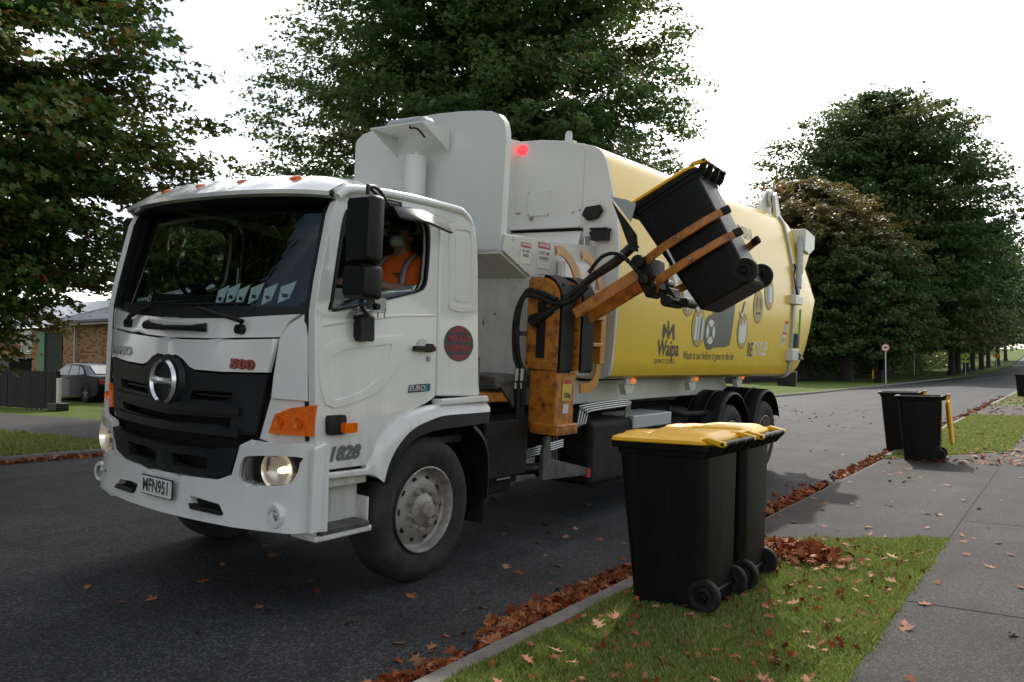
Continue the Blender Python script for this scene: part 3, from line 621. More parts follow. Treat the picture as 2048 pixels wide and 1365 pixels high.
# registration and road user labels behind the glass
for k, (x, w_) in enumerate(((.36, .055), (.44, .058), (.525, .060), (.615, .066), (.715, .072), (.82, .080))):
    z0 = 1.875+.006*k+(.0, .008, -.006, .004, -.004, .006)[k]; w_ *= (1, 1.1, .92, 1.05, .95, 1.1)[k]; yy = lambda z_: wy(z_)+.215*x*x+.022
    st_ = MB(); st_.add([(x, yy(z0), z0), (x+w_, yy(z0)+.02, z0+.012+.02), (x+w_*1.05, yy(z0+.13)+.02, z0+.145), (x-.02, yy(z0+.1), z0+.105)], [(0, 1, 2, 3)])
    so = st_.build('windscreen_label', 'sticker_blue', T, smooth=0)
    MB().box((x+w_*.55, yy(z0+.05)-.004, z0+.05), (w_*.55, .001, .022)).build('label_print', 'dark_print', so, smooth=0)
# cowl above the bonnet line, bonnet panel, grille
cowl = [(-.96, 1.70), (-.4, 1.668), (.0, 1.658), (.4, 1.668), (.945, 1.70), (.99, 1.79), (1.06, 1.845), (.55, 1.80), (0, 1.785), (-.55, 1.80), (-1.06, 1.845)]
panel('cowl', cowl, [], front(-.02), .04, 'cab_front_white', T, CUT, bevel=.012)
hb = panel('handle_recess', [(-.30, 1.775), (-.22, 1.700), (.10, 1.690), (.32, 1.700), (.36, 1.765), (.05, 1.76)], [], front(.0), .006, 'grimy_white', T, CUT, bevel=.002)
g_ = MB(); g_.tube([(-.28, yF(.28)-.005, 1.735), (-.24, yF(.24)-.045, 1.728), (0, yF(0)-.05, 1.722), (.28, yF(.28)-.045, 1.728), (.37, yF(.37)-.005, 1.735)], [.032, .026, .017, .020, .030], 8); g_.build('grab_handle', 'black_plastic', T, smooth=70)
bon = [(-.935, 1.688), (-.5, 1.662), (0, 1.645), (.5, 1.66), (.935, 1.688), (.885, 1.478), (.55, 1.462), (.30, 1.460), (.245, 1.475), (.175, 1.522), (.11, 1.545), (0, 1.550), (-.11, 1.545), (-.175, 1.522), (-.245, 1.475), (-.30, 1.462), (-.55, 1.467), (-.90, 1.490)]
panel('bonnet_panel', bon, [], front(.0), .04, 'cab_front_white', T, CUT, bevel=.012)
gri = [(-.895, 1.476), (-.55, 1.453), (-.31, 1.447), (-.25, 1.462), (-.18, 1.508), (-.11, 1.530), (.11, 1.530), (.18, 1.508), (.25, 1.462), (.31, 1.445), (.55, 1.447), (.880, 1.464), (.795, 1.085), (.40, 1.060), (0, 1.05), (-.40, 1.060), (-.795, 1.085)]
h1 = [(.27, 1.325), (.62, 1.335), (.60, 1.275), (.25, 1.265)]; h2 = [(-.25, 1.325), (-.68, 1.335), (-.66, 1.275), (-.22, 1.265)]; h3 = [(-.62, 1.175), (0, 1.150), (.62, 1.175), (.60, 1.125), (0, 1.10), (-.60, 1.125)]
gr_o = panel('grille', gri, [h1, h2[::-1], h3[::-1]], front(-.015), .05, 'grille_plastic', T, CUT, bevel=.012)
for zz, ww in ((1.408, .80), (1.225, .70), (1.088, .70)):
    panel('grille_bar', [(-ww, zz-.028), (0, zz-.04), (ww, zz-.028), (ww, zz+.022), (0, zz+.012), (-ww, zz+.022)], [] if zz != 1.408 else [], front(.018), .03, 'grille_plastic', gr_o, CUT, bevel=.012) if zz != 1.408 else None
for zz in (1.30,):
    for sg in (1, -1): panel('grille_slat', [(sg*.26, zz-.006), (sg*.62, zz-.002), (sg*.62, zz+.010), (sg*.26, zz+.006)], [], front(-.03), .02, 'grille_plastic', gr_o, CUT, bevel=.002)
MB().box2((-.85, -1.14, .75), (.85, -1.10, 1.46)).build('radiator', 'black_gap', T)
# emblem: chrome ring with a cross bar on a dark dish
em = MB().lathe([(.0, .0), (.165, .0), (.185, -.03)], (.015, yF(0)-.035, 1.368), (0, -1, 0), 36).build('emblem_dish', 'grille_plastic', T)
hg = MB()
for half in (1, -1):
    R0 = []
    for a in np.linspace(R_(-72), R_(72), 22):
        wd = .020+.012*math.cos(a)**2; cx, cz = math.sin(a), math.cos(a)
        ro, ri = .150, .150-wd*1.05; q = a if half == 1 else a
        ca, sa = half*math.cos(a), math.sin(a)
        R0.append([(.015+ca*ro*.96, yF(0)-.045, 1.368+sa*ro), (.015+ca*(ro+ri)/2*.96, yF(0)-.066, 1.368+sa*(ro+ri)/2), (.015+ca*ri*.96, yF(0)-.05, 1.368+sa*ri), (.015+ca*(ro+ri)/2*.96, yF(0)-.038, 1.368+sa*(ro+ri)/2)])
    hg.loft(R0)
bar = []
for x in np.linspace(-.127, .127, 13): hgt = .020+.018*(abs(x)/.127)**3; bar.append([(.015+x, yF(0)-.04, 1.368-hgt), (.015+x, yF(0)-.062, 1.368), (.015+x, yF(0)-.04, 1.368+hgt), (.015+x, yF(0)-.036, 1.368)])
hg.loft(bar); hg.build('emblem', 'chrome', T, smooth=45)
fb = lambda cx, z0, o_: (lambda u, v, w: (cx+u, yF(cx+u)-.021-o_-w, z0+v))
text_mesh('HINO', .088, fb(-.655, 1.535, .004), 'maker_lettering', 'steel_badge', T, bold=.0012, sx=1.55, depth=.006, space=1.05)
text_mesh('500', .075, fb(.705, 1.515, .003), 'model_numeral', 'red_badge', T, bold=.006, sx=1.62, depth=.005)
text_mesh('500', .075, fb(.705, 1.515, .009), 'numeral_face', 'steel_badge', T, bold=-.002, sx=1.62, depth=.002)
# corner lamps
for sg in (1, -1):
    lamp = [(sg*.905, 1.105), (sg*.945, 1.225), (sg*1.05, 1.272), (sg*1.212, 1.302), (sg*1.207, 1.112), (sg*1.05, 1.105)]
    lo = panel('turn_lamp', lamp, [], lambda x, z: (x, yF(x)+.012, z), .06, 'amber_lens', T, CUT+[1.15, 1.19, -1.15, -1.19], bevel=.008)
    for cx in (.99, 1.12): MB().lathe([(.0, .0), (.030, .004), (.034, .012)], (sg*cx, yF(sg*cx)-.022, 1.185), (0, -1, 0), 14).build('lamp_bulb', 'amber_lens', lo)
    panel('corner_skirt', [(sg*.80, 1.045), (sg*.875, 1.33), (sg*1.20, 1.33), (sg*1.20, 1.02)], [], front(-.05), .04, 'cab_front_white', T, CUT, bevel=.004)
# lower grille and bumper
bf = lambda off: (lambda x, z: (x, -1.29+.12*x*x+wrap(x)-off+(max(0, abs(x)-1.10)**2*6.0) + .02*math.cos((z-.75)*6), z))
low = [(-.80, .995), (-.45, .965), (0, .95), (.45, .965), (.715, 1.0), (.64, .825), (.53, .79), (.2, .772), (-.2, .772), (-.53, .79), (-.66, .83)]
ho = [[(.10, .90), (.46, .915), (.44, .83), (.10, .82)], [(-.10, .90), (-.10, .82), (-.44, .83), (-.46, .915)]]
panel('lower_grille', low, ho, bf(.0), .05, 'grille_plastic', T, CUT, bevel=.012)
hl = lambda sg: [(sg*x, z) for x, z in smoothpoly([(.715, .83), (.745, .925), (.82, .962), (1.13, .988), (1.145, .95), (1.12, .86), (1.05, .803), (.80, .778), (.735, .79)], 3)]
fg = lambda sg: [(sg*x, z) for x, z in [(.755, .635), (1.06, .675), (1.06, .57), (.83, .555)]]
slot = lambda sg: [(sg*x, z) for x, z in [(.30, .645), (.57, .625), (.62, .565), (.335, .575)]]
bump = [(-1.245, 1.055), (-1.245, .53), (-1.10, .515), (-.70, .500), (0, .495), (.70, .500), (1.10, .515), (1.245, .53), (1.245, 1.055), (1.18, 1.075), (.80, 1.035), (.735, 1.02), (.66, .825), (.54, .778), (.2, .762), (-.2, .762), (-.54, .778), (-.66, .825), (-.735, 1.02), (-.80, 1.035), (-1.18, 1.075)]
bu = panel('bumper', bump, [hl(1), hl(-1)[::-1], slot(1), slot(-1)[::-1]], bf(.0), .05, 'cab_front_white', T, CUT+[1.04, 1.15, 1.22, -1.15, -1.22], bevel=.014)
for sg in (1, -1):
    panel('bumper_return', [(-1.14, .53), (-1.14, 1.05), (-1.055, 1.075), (-1.06, .535)], [], lambda y, z: (1.255 if sg > 0 else -1.20, y+(.02 if sg > 0 else .13), z), .035, 'cab_front_white', bu, bevel=.012)
    hs = panel('headlight_housing', hl(sg), [], bf(-.13), .02, 'black_plastic', T, CUT, bevel=0)
    MB().lathe([(.0, .0), (.05, .004), (.10, .022), (.118, .052), (.122, .056)], (sg*.985, -1.29+.12*.93+.065+(wrap(-.985) if sg < 0 else 0), .885), (sg*.18, -1, 0), 28).build('headlight_reflector', 'lit_reflector', hs, smooth=60)
    MB().lathe([(.0, .020), (.016, .018), (.020, .0)], (sg*.985, -1.29+.12*.93+.055+(wrap(-.985) if sg < 0 else 0), .880), (0, -1, 0), 12).build('headlight_bulb', 'headlamp_lit', hs)
    panel('headlight_lens', hl(sg), [], bf(-.004), .006, 'clear_lens', hs, CUT, bevel=0)
    fh = panel('fog_recess', fg(sg), [], bf(.002), .02, 'cab_front_white', bu, CUT, bevel=.004)
    panel('fog_slot', [(sg*x, z) for x, z in [(.84, .645), (.99, .662), (.99, .598), (.88, .594)]], [], bf(.020), .008, 'black_gap', bu, CUT, bevel=0)
    MB().lathe([(.045, .03), (.068, .032), (.075, .02), (.075, -.04)], (sg*1.015, -1.29+.124+wrap(sg*1.015), .612), (0, -1, 0), 24).build('fog_bezel', 'cab_front_white', bu, smooth=40)
    MB().lathe([(.0, .018), (.03, .016), (.048, .006)], (sg*1.015, -1.29+.124+wrap(sg*1.015), .612), (0, -1, 0), 20).build('fog_lamp', 'chrome', bu)
    panel('bumper_slot', slot(sg), [], bf(-.03), .01, 'black_gap', bu, CUT, bevel=0)
    panel('bumper_step', [(sg*x, z) for x, z in [(.31, .60), (.59, .59), (.615, .56), (.335, .565)]], [], bf(.02), .05, 'black_plastic', bu, CUT, bevel=.008)
panel('bumper_crease', [(-.27, .745), (.33, .75), (.34, .725), (-.28, .72)], [], bf(.006), .03, 'cab_front_white', bu, CUT, bevel=.01)
npl = MB(); Bp = bf(.05); npl.prism(rrect(-.175, .600, .190, .730, .012), 0, .008, lambda x, z, h: (x, -1.29-.045-h, z)).build('number_plate', 'black_plastic', T, bevel=.002)
np_ = MB().prism(rrect(-.168, .607, .183, .723, .010), 0, .003, lambda x, z, h: (x, -1.29-.0535-h, z)).build('plate_face', 'white_print', T, smooth=0)
text_mesh('MFN951', .118, lambda u, v: (.008+u, -1.29-.0585, .664+v), 'plate_lettering', 'dark_print', T, bold=.003, sx=.74)
# wheel arch flare, lip, mudguard, step
ao = curve([(-.66, .872), (-.62, .93), (-.55, 1.044), (-.384, 1.179), (-.149, 1.243), (.067, 1.262), (.35, 1.258), (.62, 1.253)], 4); ab = curve([(-.515, .775), (-.47, .90), (-.39, 1.01), (-.25, 1.11), (-.05, 1.165), (.10, 1.185), (.35, 1.185), (.62, 1.186)], 4); ai = curve([(-.475, .76), (-.43, .87), (-.345, .97), (-.22, 1.045), (-.05, 1.082), (.10, 1.090), (.35, 1.095), (.60, 1.105)], 4)
for sg in (1, -1):
    f_ = MB(); f_.loft([[(sg*(xs(1.1)-.03), *p) for p in ao], [(sg*(xs(1.1)+.012), *p) for p in ao], [(sg*(xs(1.1)+.045), (p[0]*.5+q[0]*.5), p[1]*.5+q[1]*.5) for p, q in zip(ao, ab)], [(sg*(xs(1.1)+.05), *p) for p in ab]], closed=False); af = f_.build('wheel_arch', 'white_paint', T, smooth=60)
    f_ = MB(); f_.loft([[(sg*(xs(1.1)+.048), *p) for p in ab], [(sg*(xs(1.1)+.055), *p) for p in ai], [(sg*(xs(1.1)-.02), *p) for p in ai]], closed=False); f_.build('arch_lip', 'black_plastic', af, smooth=50)
    # inner wheel housing
    f_ = MB(); f_.loft([[(sg*.85, *p) for p in ai], [(sg*(xs(1.1)), *p) for p in ai]], closed=False); f_.build('wheel_housing', 'black_gap', T, smooth=60)
    rm = MB(); pr = curve([(.50, 1.09), (.60, 1.02), (.68, .92), (.715, .75), (.715, .52)], 4); ri_ = [(a-.03, b_-.02) for a, b_ in pr]
    rm.loft([[(sg*.86, *p) for p in pr], [(sg*1.22, *p) for p in pr], [(sg*1.235, *p) for p in ri_], [(sg*.86, *p) for p in ri_]], closed=False); rm.build('front_mudguard', 'grey_metal' if False else 'black_plastic', T, smooth=60)
    MB().box2((sg*.88, .69, .30), (sg*1.2, .70, .56)).build('mud_flap', 'rubber', T)
    stp = MB(); stp.box2((sg*.92, -1.04, .775), (sg*1.20, -.60, .86)); stp.box2((sg*.95, -1.03, .50), (sg*1.10, -.58, .78)); stp.box2((sg*1.0, -1.045, .46), (sg*1.235, -.565, .50)); stp.box2((sg*1.0, -1.05, .50), (sg*1.225, -1.025, .64)); stp.box2((sg*1.0, -.585, .50), (sg*1.20, -.565, .68))
    so = stp.build('cab_step', 'white_paint', T, bevel=.012)
    MB().box2((sg*1.03, -1.015, .50), (sg*1.243, -.60, .535)).build('step_tread', 'grey_metal', so, bevel=.004)
panel('side_sill', [(-1.05, .85), (-1.05, .885), (-.66, .878), (-.60, .91), (-.56, .86), (-.54, .80), (-.65, .835)], [], side(-.01), .06, 'white_paint', T, bevel=.01)

# --- wheels
def wheel(x, y, z, sg, name, dish=True, dual=False, r=.515, w=.28):
    root = empty(name, (x, y, z)); root.parent = T; W = sg
    t = MB()
    prof = [(.300, -.02), (.335, .005), (.42, .018), (.475, .008), (.502, -.02), (.513, -.05), (r, -.09), (r, -w+.09), (.513, -w+.05), (.49, -w+.01), (.33, -w+.0), (.30, -w+.02)]
    t.lathe([(a, -b_) for a, b_ in prof], (0, 0, 0), (-W, 0, 0), 56)
    for q in (-.075, -.14, -.205): t.lathe([(r+.001, q-.006), (r+.001, q+.006)], (0, 0, 0), (W, 0, 0), 56)
    t.build('tyre', 'tyre_rubber', root, smooth=40)
    g2 = MB(); zf = [(.302, .0), (.306, .012), (.298, .015), (.288, .0), (.278, -.05), (.262, -.065), (.235, -.055)] + ([(.20, -.035), (.165, -.028), (.155, -.032), (.0, -.034)] if dish else [(.235, -.17), (.20, -.185), (.0, -.19)])
    g2.lathe(zf, (0, 0, 0), (W, 0, 0), 48); rim = g2.build('rim', 'wheel_steel', root, smooth=35)
    d0 = -.030 if dish else -.187
    hb_ = MB().lathe([(.115, d0), (.112, d0+.02), (.09, d0+.035), (.058, d0+.045), (.052, d0+.085), (.046, d0+.092), (.0, d0+.092)], (0, 0, 0), (W, 0, 0), 28); hb_.build('hub', 'wheel_steel', root, smooth=35)
    nuts = 10
    for k in range(nuts):
        a = 2*math.pi*k/nuts+.2; MB().lathe([(.0, d0+.05), (.011, d0+.05), (.013, d0+.03), (.019, d0+.03), (.021, d0-.005)], (0, .143*math.cos(a), .143*math.sin(a)), (W, 0, 0), 6).build('wheel_nut', 'wheel_steel', root)
    for k in range(10):
        a = 2*math.pi*k/10; c_ = .215
        MB().lathe([(.0, .0), (.021, .0), (.023, -.004)], (W*(-.0415 if dish else -.166), c_*math.cos(a), c_*math.sin(a)), (W, 0, 0), 14).build('hand_hole', 'black_gap', root)
    return root
wheel(1.19, 0, .512, 1, 'front_wheel'); wheel(-1.19, 0, .43, -1, 'front_wheel')
for y in (6.05, 7.42):
    wheel(1.20, y, .50, 1, 'rear_wheel', dish=False); wheel(-1.20, y, .40, -1, 'rear_wheel', dish=False)
    for sg, zz in ((1, .50), (-1, .40)):
        MB().lathe([(.30, 0), (.335, -.02), (.47, -.02), (.515, .06), (.515, .2), (.47, .27), (.3, .27)], (sg*.62, y, zz), (sg, 0, 0), 40).build('inner_tyre', 'tyre_rubber', T, smooth=40)
        mg = MB(); arc = [(y-.63*math.cos(a), .52+.665*math.sin(a)) for a in np.linspace(R_(8), R_(158 if y > 7 else 172), 26)]; arc2 = [(y-.60*math.cos(a), .52+.635*math.sin(a)) for a in np.linspace(R_(8), R_(158 if y > 7 else 172), 26)]
        mg.loft([[(sg*.58, *p) for p in arc], [(sg*.78, *p) for p in arc], [(sg*.785, p[0], p[1]+.012) for p in arc], [(sg*.80, p[0], p[1]+.012) for p in arc], [(sg*.805, *p) for p in arc], [(sg*1.0, *p) for p in arc], [(sg*1.005, p[0], p[1]+.012) for p in arc], [(sg*1.02, p[0], p[1]+.012) for p in arc], [(sg*1.025, *p) for p in arc], [(sg*1.20, *p) for p in arc], [(sg*1.235, p[0], p[1]-.012) for p in arc], [(sg*1.245, *p) for p in arc2], [(sg*1.23, *p) for p in arc2]], closed=False); mg.build('rear_mudguard', 'black_plastic', T, smooth=50)
        MB().cyl((sg*.5, y-.45, .90), (sg*1.15, y-.45, .90), .03, 10).build('mudguard_stay', 'chassis_black', T)
# --- cab interior
dsh = MB(); rings = []
for x in np.linspace(-1.06, 1.06, 15):
    y0 = yF(x)+.12; hump = .07 if x < -.15 else 0.0
    rings.append([(x, y0, 1.40), (x, y0+.02, 1.84), (x, y0+.15, 1.885+hump*.4), (x, -.82, 1.90+hump), (x, -.76, 1.86+hump), (x, -.74, 1.40)])
dsh.loft(rings).build('dashboard', 'dark_interior', T, smooth=50)
def steering(cx, cy, cz):
    r_ = empty('steering_wheel', (cx, cy, cz)); r_.parent = T; r_.rotation_euler = (R_(-52), 0, 0)
    g_ = MB(); g_.tube([(.235*math.cos(a), .235*math.sin(a), 0) for a in np.linspace(0, 2*math.pi, 41)], .017, 8, cap=False); g_.build('wheel_rim', 'black_plastic', r_, smooth=80)
    g_ = MB(); 
    for a in (R_(200), R_(340), R_(90)): g_.tube([(0, 0, -.03), (.12*math.cos(a), .12*math.sin(a), -.02), (.23*math.cos(a), .23*math.sin(a), 0)], .015, 6)
    g_.lathe([(.0, .01), (.06, .005), (.07, -.04), (.03, -.06), (.03, -.35)], (0, 0, 0), (0, 0, 1), 16); g_.build('wheel_spokes', 'black_plastic', r_, smooth=50)
steering(-.55, -.70, 2.02); steering(.58, -.55, 1.99)
for cx in (-.58, .62):
    s_ = MB(); s_.prism(rrect(-.26, -.28, .26, .28, .08), 0, .14, lambda x, y, h: (cx+x, .02+y, 1.55+h)); so = s_.build('seat', 'cloth_dark', T, bevel=.03)
    MB().prism(rrect(-.25, 0, .25, .62, .09), 0, .13, lambda x, z, h: (cx+x, .27+h+z*.10, 1.66+z)).build('seat_back', 'cloth_dark', so, bevel=.03)
    MB().prism(rrect(-.13, 0, .13, .20, .06), 0, .09, lambda x, z, h: (cx+x, .345+h, 2.31+z)).build('head_rest', 'cloth_dark', so, bevel=.02)
MB().tube([(.39, -1.07, 1.90), (.33, -1.02, 2.14)], .006, 5).build('dash_aerial', 'light_grey_metal', T)

# --- mirrors
for sg in (1, -1):
    m_ = empty('mirror', (1.40 if sg > 0 else -1.29, -.92 if sg > 0 else -.80, 2.0)); m_.parent = T
    h_ = MB(); R1 = []
    for y, k in ((-.065, .80), (-.045, .95), (.0, 1.0), (.045, .97), (.05, .93)): R1.append([(u*k, y, .375+v*(1-(1-k)*.5)) for u, v in rrect(-.115, -.205, .115, .205, .035, 4)])
    h_.loft(R1).build('mirror_housing', 'black_plastic', m_, smooth=40)
    h_ = MB(); R1 = []
    for y, k in ((-.075, .78), (-.05, .94), (.0, 1.0), (.05, .97), (.055, .93)): R1.append([(u*k, y, .055+v*k) for u, v in rrect(-.12, -.105, .12, .105, .035, 4)])
    h_.loft(R1).build('wide_mirror_housing', 'black_plastic', m_, smooth=40)
    for z0, hz in ((.375, .185), (.055, .085)): MB().prism(rrect(-.10, z0-hz, .10, z0+hz, .03), .051, .056, lambda x, z, h: (x, h, z)).build('mirror_glass', 'chrome', m_, smooth=0)
    MB().tube([(0, .0, -.06), (0, .0, .2), (0, .01, .60), (-sg*.02, .04, .645), (-sg*.08, .18, .655), (-sg*.20, .40, .60)], .013, 8).build('mirror_arm', 'black_plastic', m_, smooth=70)
    MB().tube([(-sg*.02, .06, .63), (-sg*.10, .22, .615), (-sg*.19, .36, .59)], .012, 8).build('mirror_strut', 'black_plastic', m_, smooth=70)
    MB().box((-sg*.215, .43, .595), (.05, .13, .06)).build('mirror_foot', 'black_plastic', m_, bevel=.012)
    MB().tube([(0, 0, -.05), (0, .01, -.10), (-sg*.04, .10, -.14), (-sg*.16, .16, -.14)], .014, 8).build('lower_arm', 'black_plastic', m_, smooth=70)
cl_ = MB(); cl_.box2((1.20, -.80, 1.885), (1.30, -.60, 1.90)); cl_.box2((1.22, -.70, 1.90), (1.30, -.60, 1.975)); cl_.box2((1.20, -.83, 1.86), (1.285, -.74, 1.875))
for yy in (-.82, -.76, -.70, -.64, -.58): cl_.cyl((1.27, yy, 1.85), (1.27, yy, 1.915), .006, 6)
cl_.build('camera_clamp', 'steel', T, bevel=.004)
MB().prism(rrect(-.775, 1.695, -.655, 1.86, .02), .0, .07, lambda y, z, h: (xs(z)+h, y, z)).build('camera_box', 'black_plastic', T, bevel=.014)
MB().lathe([(0, .03), (.02, .03), (.024, 0)], (1.30, -.70, 1.92), (1, 0, 0), 12).build('clamp_knob', 'black_plastic', T)
# window weather shield
ws = MB(); ws.loft([[(1.155, -.50, 2.605), (1.155, -.25, 2.625), (1.155, -.02, 2.62)], [(1.26, -.53, 2.585), (1.27, -.26, 2.60), (1.27, .00, 2.575)], [(1.34, -.56, 2.515), (1.355, -.28, 2.515), (1.35, -.02, 2.475)], [(1.335, -.55, 2.50), (1.345, -.28, 2.50), (1.34, -.03, 2.465)]], closed=False)
o = ws.build('weather_shield', 'grey_metal', T, smooth=60); o.modifiers.new('s', 'SOLIDIFY').thickness = .006
MB().box((1.165, -.43, 2.625), (.03, .13, .035)).build('shield_clip', 'black_plastic', T, bevel=.006)
# snorkel / exhaust stack and beacon on the headboard
MB().lathe([(.0, .38), (.03, .38), (.03, .345), (.095, .34), (.10, .33), (.10, -.9), (0, -.9)], (.10, .93, 2.97), (0, 0, 1), 24).build('air_stack', 'body_white', T, smooth=40)
MB().tube([(.0+.102*math.cos(a), .93+.102*math.sin(a), 2.92+.028*a) for a in np.linspace(3.2, 6.2, 14)], .005, 5).build('stack_band', 'body_white', T)
br = MB(); br.box2((-.26, .72, 3.535), (.36, 1.075, 3.548)); 
br.prism([(.72, 3.535), (1.075, 3.535), (1.075, 3.36)], -.262, -.25, lambda y, z, h: (h, y, z)); br.prism([(.72, 3.535), (1.075, 3.535), (1.075, 3.36)], .348, .36, lambda y, z, h: (h, y, z))
bo = br.build('beacon_bracket', 'body_white', T)
bb = MB(); R1 = [[(.05+u*k, .90+v*k, z) for u, v in rrect(-.235, -.085, .235, .085, .05, 5)] for z, k in ((3.55, 1.02), (3.575, 1.02), (3.60, .98), (3.622, .90), (3.63, .7))]
bb.loft(R1).build('light_bar', 'light_grey_metal', bo, smooth=50)
MB().tube([(.14, .80, 3.55), (.18, .76, 3.51), (.25, .77, 3.50), (.30, .82, 3.43)], .009, 6).build('light_cable', 'rubber', bo)

# --- hopper
hd = [(-.835, 2.40), (-.835, 3.535), (-.82, 3.575), (-.746, 3.625), (-.45, 3.682), (-.15, 3.710), (.10, 3.717), (.21, 3.718), (.45, 3.708), (.66, 3.690), (.79, 3.668), (.865, 3.635), (.920, 3.575), (.945, 3.49), (.952, 3.40), (.948, 2.9), (.945, 2.48), (.5, 2.44)]
MB().prism(hd, 1.10, 1.135, lambda x, z, h: (x, h, z)).build('headboard', 'body_white', T, bevel=.006)
lip = MB(); lip.loft([[(x, 1.13, z) for x, z in hd[3:-1]], [(x, 1.175, z) for x, z in hd[3:-1]], [(x*.985, 1.175, z-.012) for x, z in hd[3:-1]]], closed=False); lip.build('headboard_lip', 'body_white', T, smooth=40)
# sloping hopper underside, lower front wall and kerb-side wall
hp = MB(); hp.prism([(1.10, 2.46), (1.10, 2.50), (1.58, 2.31), (1.58, 2.26)], -.84, .948, lambda y, z, h: (h, y, z)); hp.build('hopper_chute', 'grimy_white', T)
MB().box2((-.84, 1.52, 1.32), (.99, 1.56, 2.30)).build('hopper_front_wall', 'grimy_white', T)
sw = [(1.10, 2.485), (1.13, 2.625), (1.94, 2.66), (2.68, 2.70), (2.68, 1.42), (1.55, 1.38), (1.545, 2.30)]
MB().prism(sw, .95, .975, lambda y, z, h: (h, y, z)).build('hopper_side_wall', 'grimy_white', T, bevel=.004)
MB().box2((-.86, 1.13, 2.3), (-.83, 2.68, 3.50)).build('hopper_far_wall', 'body_white', T)
MB().prism([(1.13, 3.70), (2.68, 3.84), (2.68, 2.4), (1.13, 2.4)], -.05, -.02, lambda y, z, h: (h, y, z)).build('hopper_centre_wall', 'body_white', T)
MB().prism([(-.05, 3.79), (-.05, 3.82), (-.6, 3.77), (-.86, 3.62), (-.86, 3.58), (-.6, 3.73)], 1.14, 2.68, lambda x, z, h: (x, h, z+(h-1.14)*.05-.09)).build('hopper_cover', 'body_white', T)
pk = MB(); pk.prism([(2.52, 2.50), (2.62, 2.855), (2.655, 2.86), (2.655, 2.3), (2.52, 2.3)], -.02, .815, lambda y, z, h: (h, y, z)); pk.build('packer_panel', 'white_paint', T, bevel=.004)
MB().box2((-.02, 2.60, 2.862), (.82, 2.66, 2.878)).build('packer_gap', 'black_gap', T)
MB().box2((-.02, 2.56, 2.882), (.82, 2.66, 2.905)).build('packer_ledge', 'body_white', T, bevel=.004)
hng = MB().box2((.84, 2.63, 2.58), (.90, 2.66, 2.80)); hng.cyl((.87, 2.62, 2.70), (.87, 2.62, 2.79), .018, 10); hng.build('packer_hinge', 'steel', T)
# --- yellow body
PROF = [(0, 3.832), (.26, 3.822), (.52, 3.790), (.76, 3.740), (.90, 3.700), (.965, 3.665), (1.01, 3.61), (1.05, 3.53), (1.12, 3.28), (1.193, 2.99), (1.225, 2.72), (1.238, 2.45), (1.236, 2.15), (1.226, 1.80), (1.215, 1.58), (1.205, 1.49), (1.18, 1.43), (1.12, 1.395), (1.0, 1.385), (.6, 1.385), (0, 1.385)]
def body_ring(y, sc=1.0, zc=2.6, lift=0.0):
    pts = [(x*sc, y, zc+(z-zc)*sc+lift*max(0, (z-2.2)/1.6)) for x, z in PROF]; return pts+[(-x, y_, z) for x, y_, z in pts[-2:0:-1]]
def body_x(y, z):
    f = (y-2.7)/5.6; lift = .10*f
    zz = z-lift*max(0, (z-2.2)/1.6); q = [(b_, a) for a, b_ in PROF[5:17]][::-1]
    return float(np.interp(zz, [a for a, _ in q], [b_ for _, b_ in q]))*(1+.028*f)
bl = MB(); bl.loft([body_ring(2.70+5.6*k/8, 1+.028*k/8, 2.6, .10*k/8) for k in range(9)], True, False)
bl.build('body_shell', 'body_yellow', T, smooth=30)
bh = MB(); bh.loft([body_ring(2.66), body_ring(2.705)], True, True); bh.build('bulkhead', 'body_white', T, smooth=30, bevel=.008)
MB().box2((.7965, 2.6575, 2.90), (.7995, 2.662, 3.70)).build('bulkhead_seam', 'light_grey_metal', T)
ht = MB().box2((.14, 2.645, 3.03), (.415, 2.662, 3.285)).build('access_hatch', 'body_white', T, bevel=.004)
for x, z in ((.155, 3.045), (.40, 3.045), (.155, 3.27), (.40, 3.27)): MB().lathe([(0, .006), (.008, .006), (.009, 0)], (x, 2.645, z), (0, -1, 0), 8).build('hatch_bolt', 'steel', ht)
MB().lathe([(.0, .02), (.02, .02), (.022, 0)], (.19, 2.66, 3.005), (0, -1, 0), 10).build('hatch_catch', 'steel', ht)
for x, z in ((-.0, 3.07), (.03, 3.07), (.69, 3.05), (.77, 3.07)): MB().lathe([(0, .01), (.011, .01), (.013, 0)], (x, 2.662, z), (0, -1, 0), 8).build('bulkhead_bolt', 'steel', T)
rl = MB().lathe([(.0, .04), (.04, .038), (.052, .028), (.056, 0)], (.045, 2.66, 3.735), (0, -1, 0), 22).build('red_lamp', 'red_lit', T)
lb = MB().prism([(-.04, 0), (.04, 0), (.04, .09), (.025, .115), (-.025, .115), (-.04, .09)], -.008, .008, lambda u, v, h: (.54+u, 2.75+h, 3.79+v)); lb.box2((.46, 2.71, 3.785), (.62, 2.79, 3.80)); lb.build('lifting_eye', 'body_white', T, bevel=.006)
wl_ = MB(); wl_.loft([[(.94+u*k, 2.66-d, 3.02+v*k) for u, v in ((-.115, -.01), (-.07, .07), (.09, .085), (.12, .03), (.06, -.05), (-.05, -.07))] for d, k in ((0, .8), (.04, 1), (.07, .95))]); wl_.build('work_lamp', 'black_plastic', T, bevel=.006)
wl2 = MB().box((1.05, 2.60, 2.80), (.17, .09, .10)); wl2.box((1.05, 2.60, 2.86), (.19, .11, .02)); wl2.tube([(.97, 2.60, 2.82), (.91, 2.63, 2.84), (.92, 2.655, 2.79)], .008, 5); wl2.build('reversing_camera', 'black_plastic', T, bevel=.006)
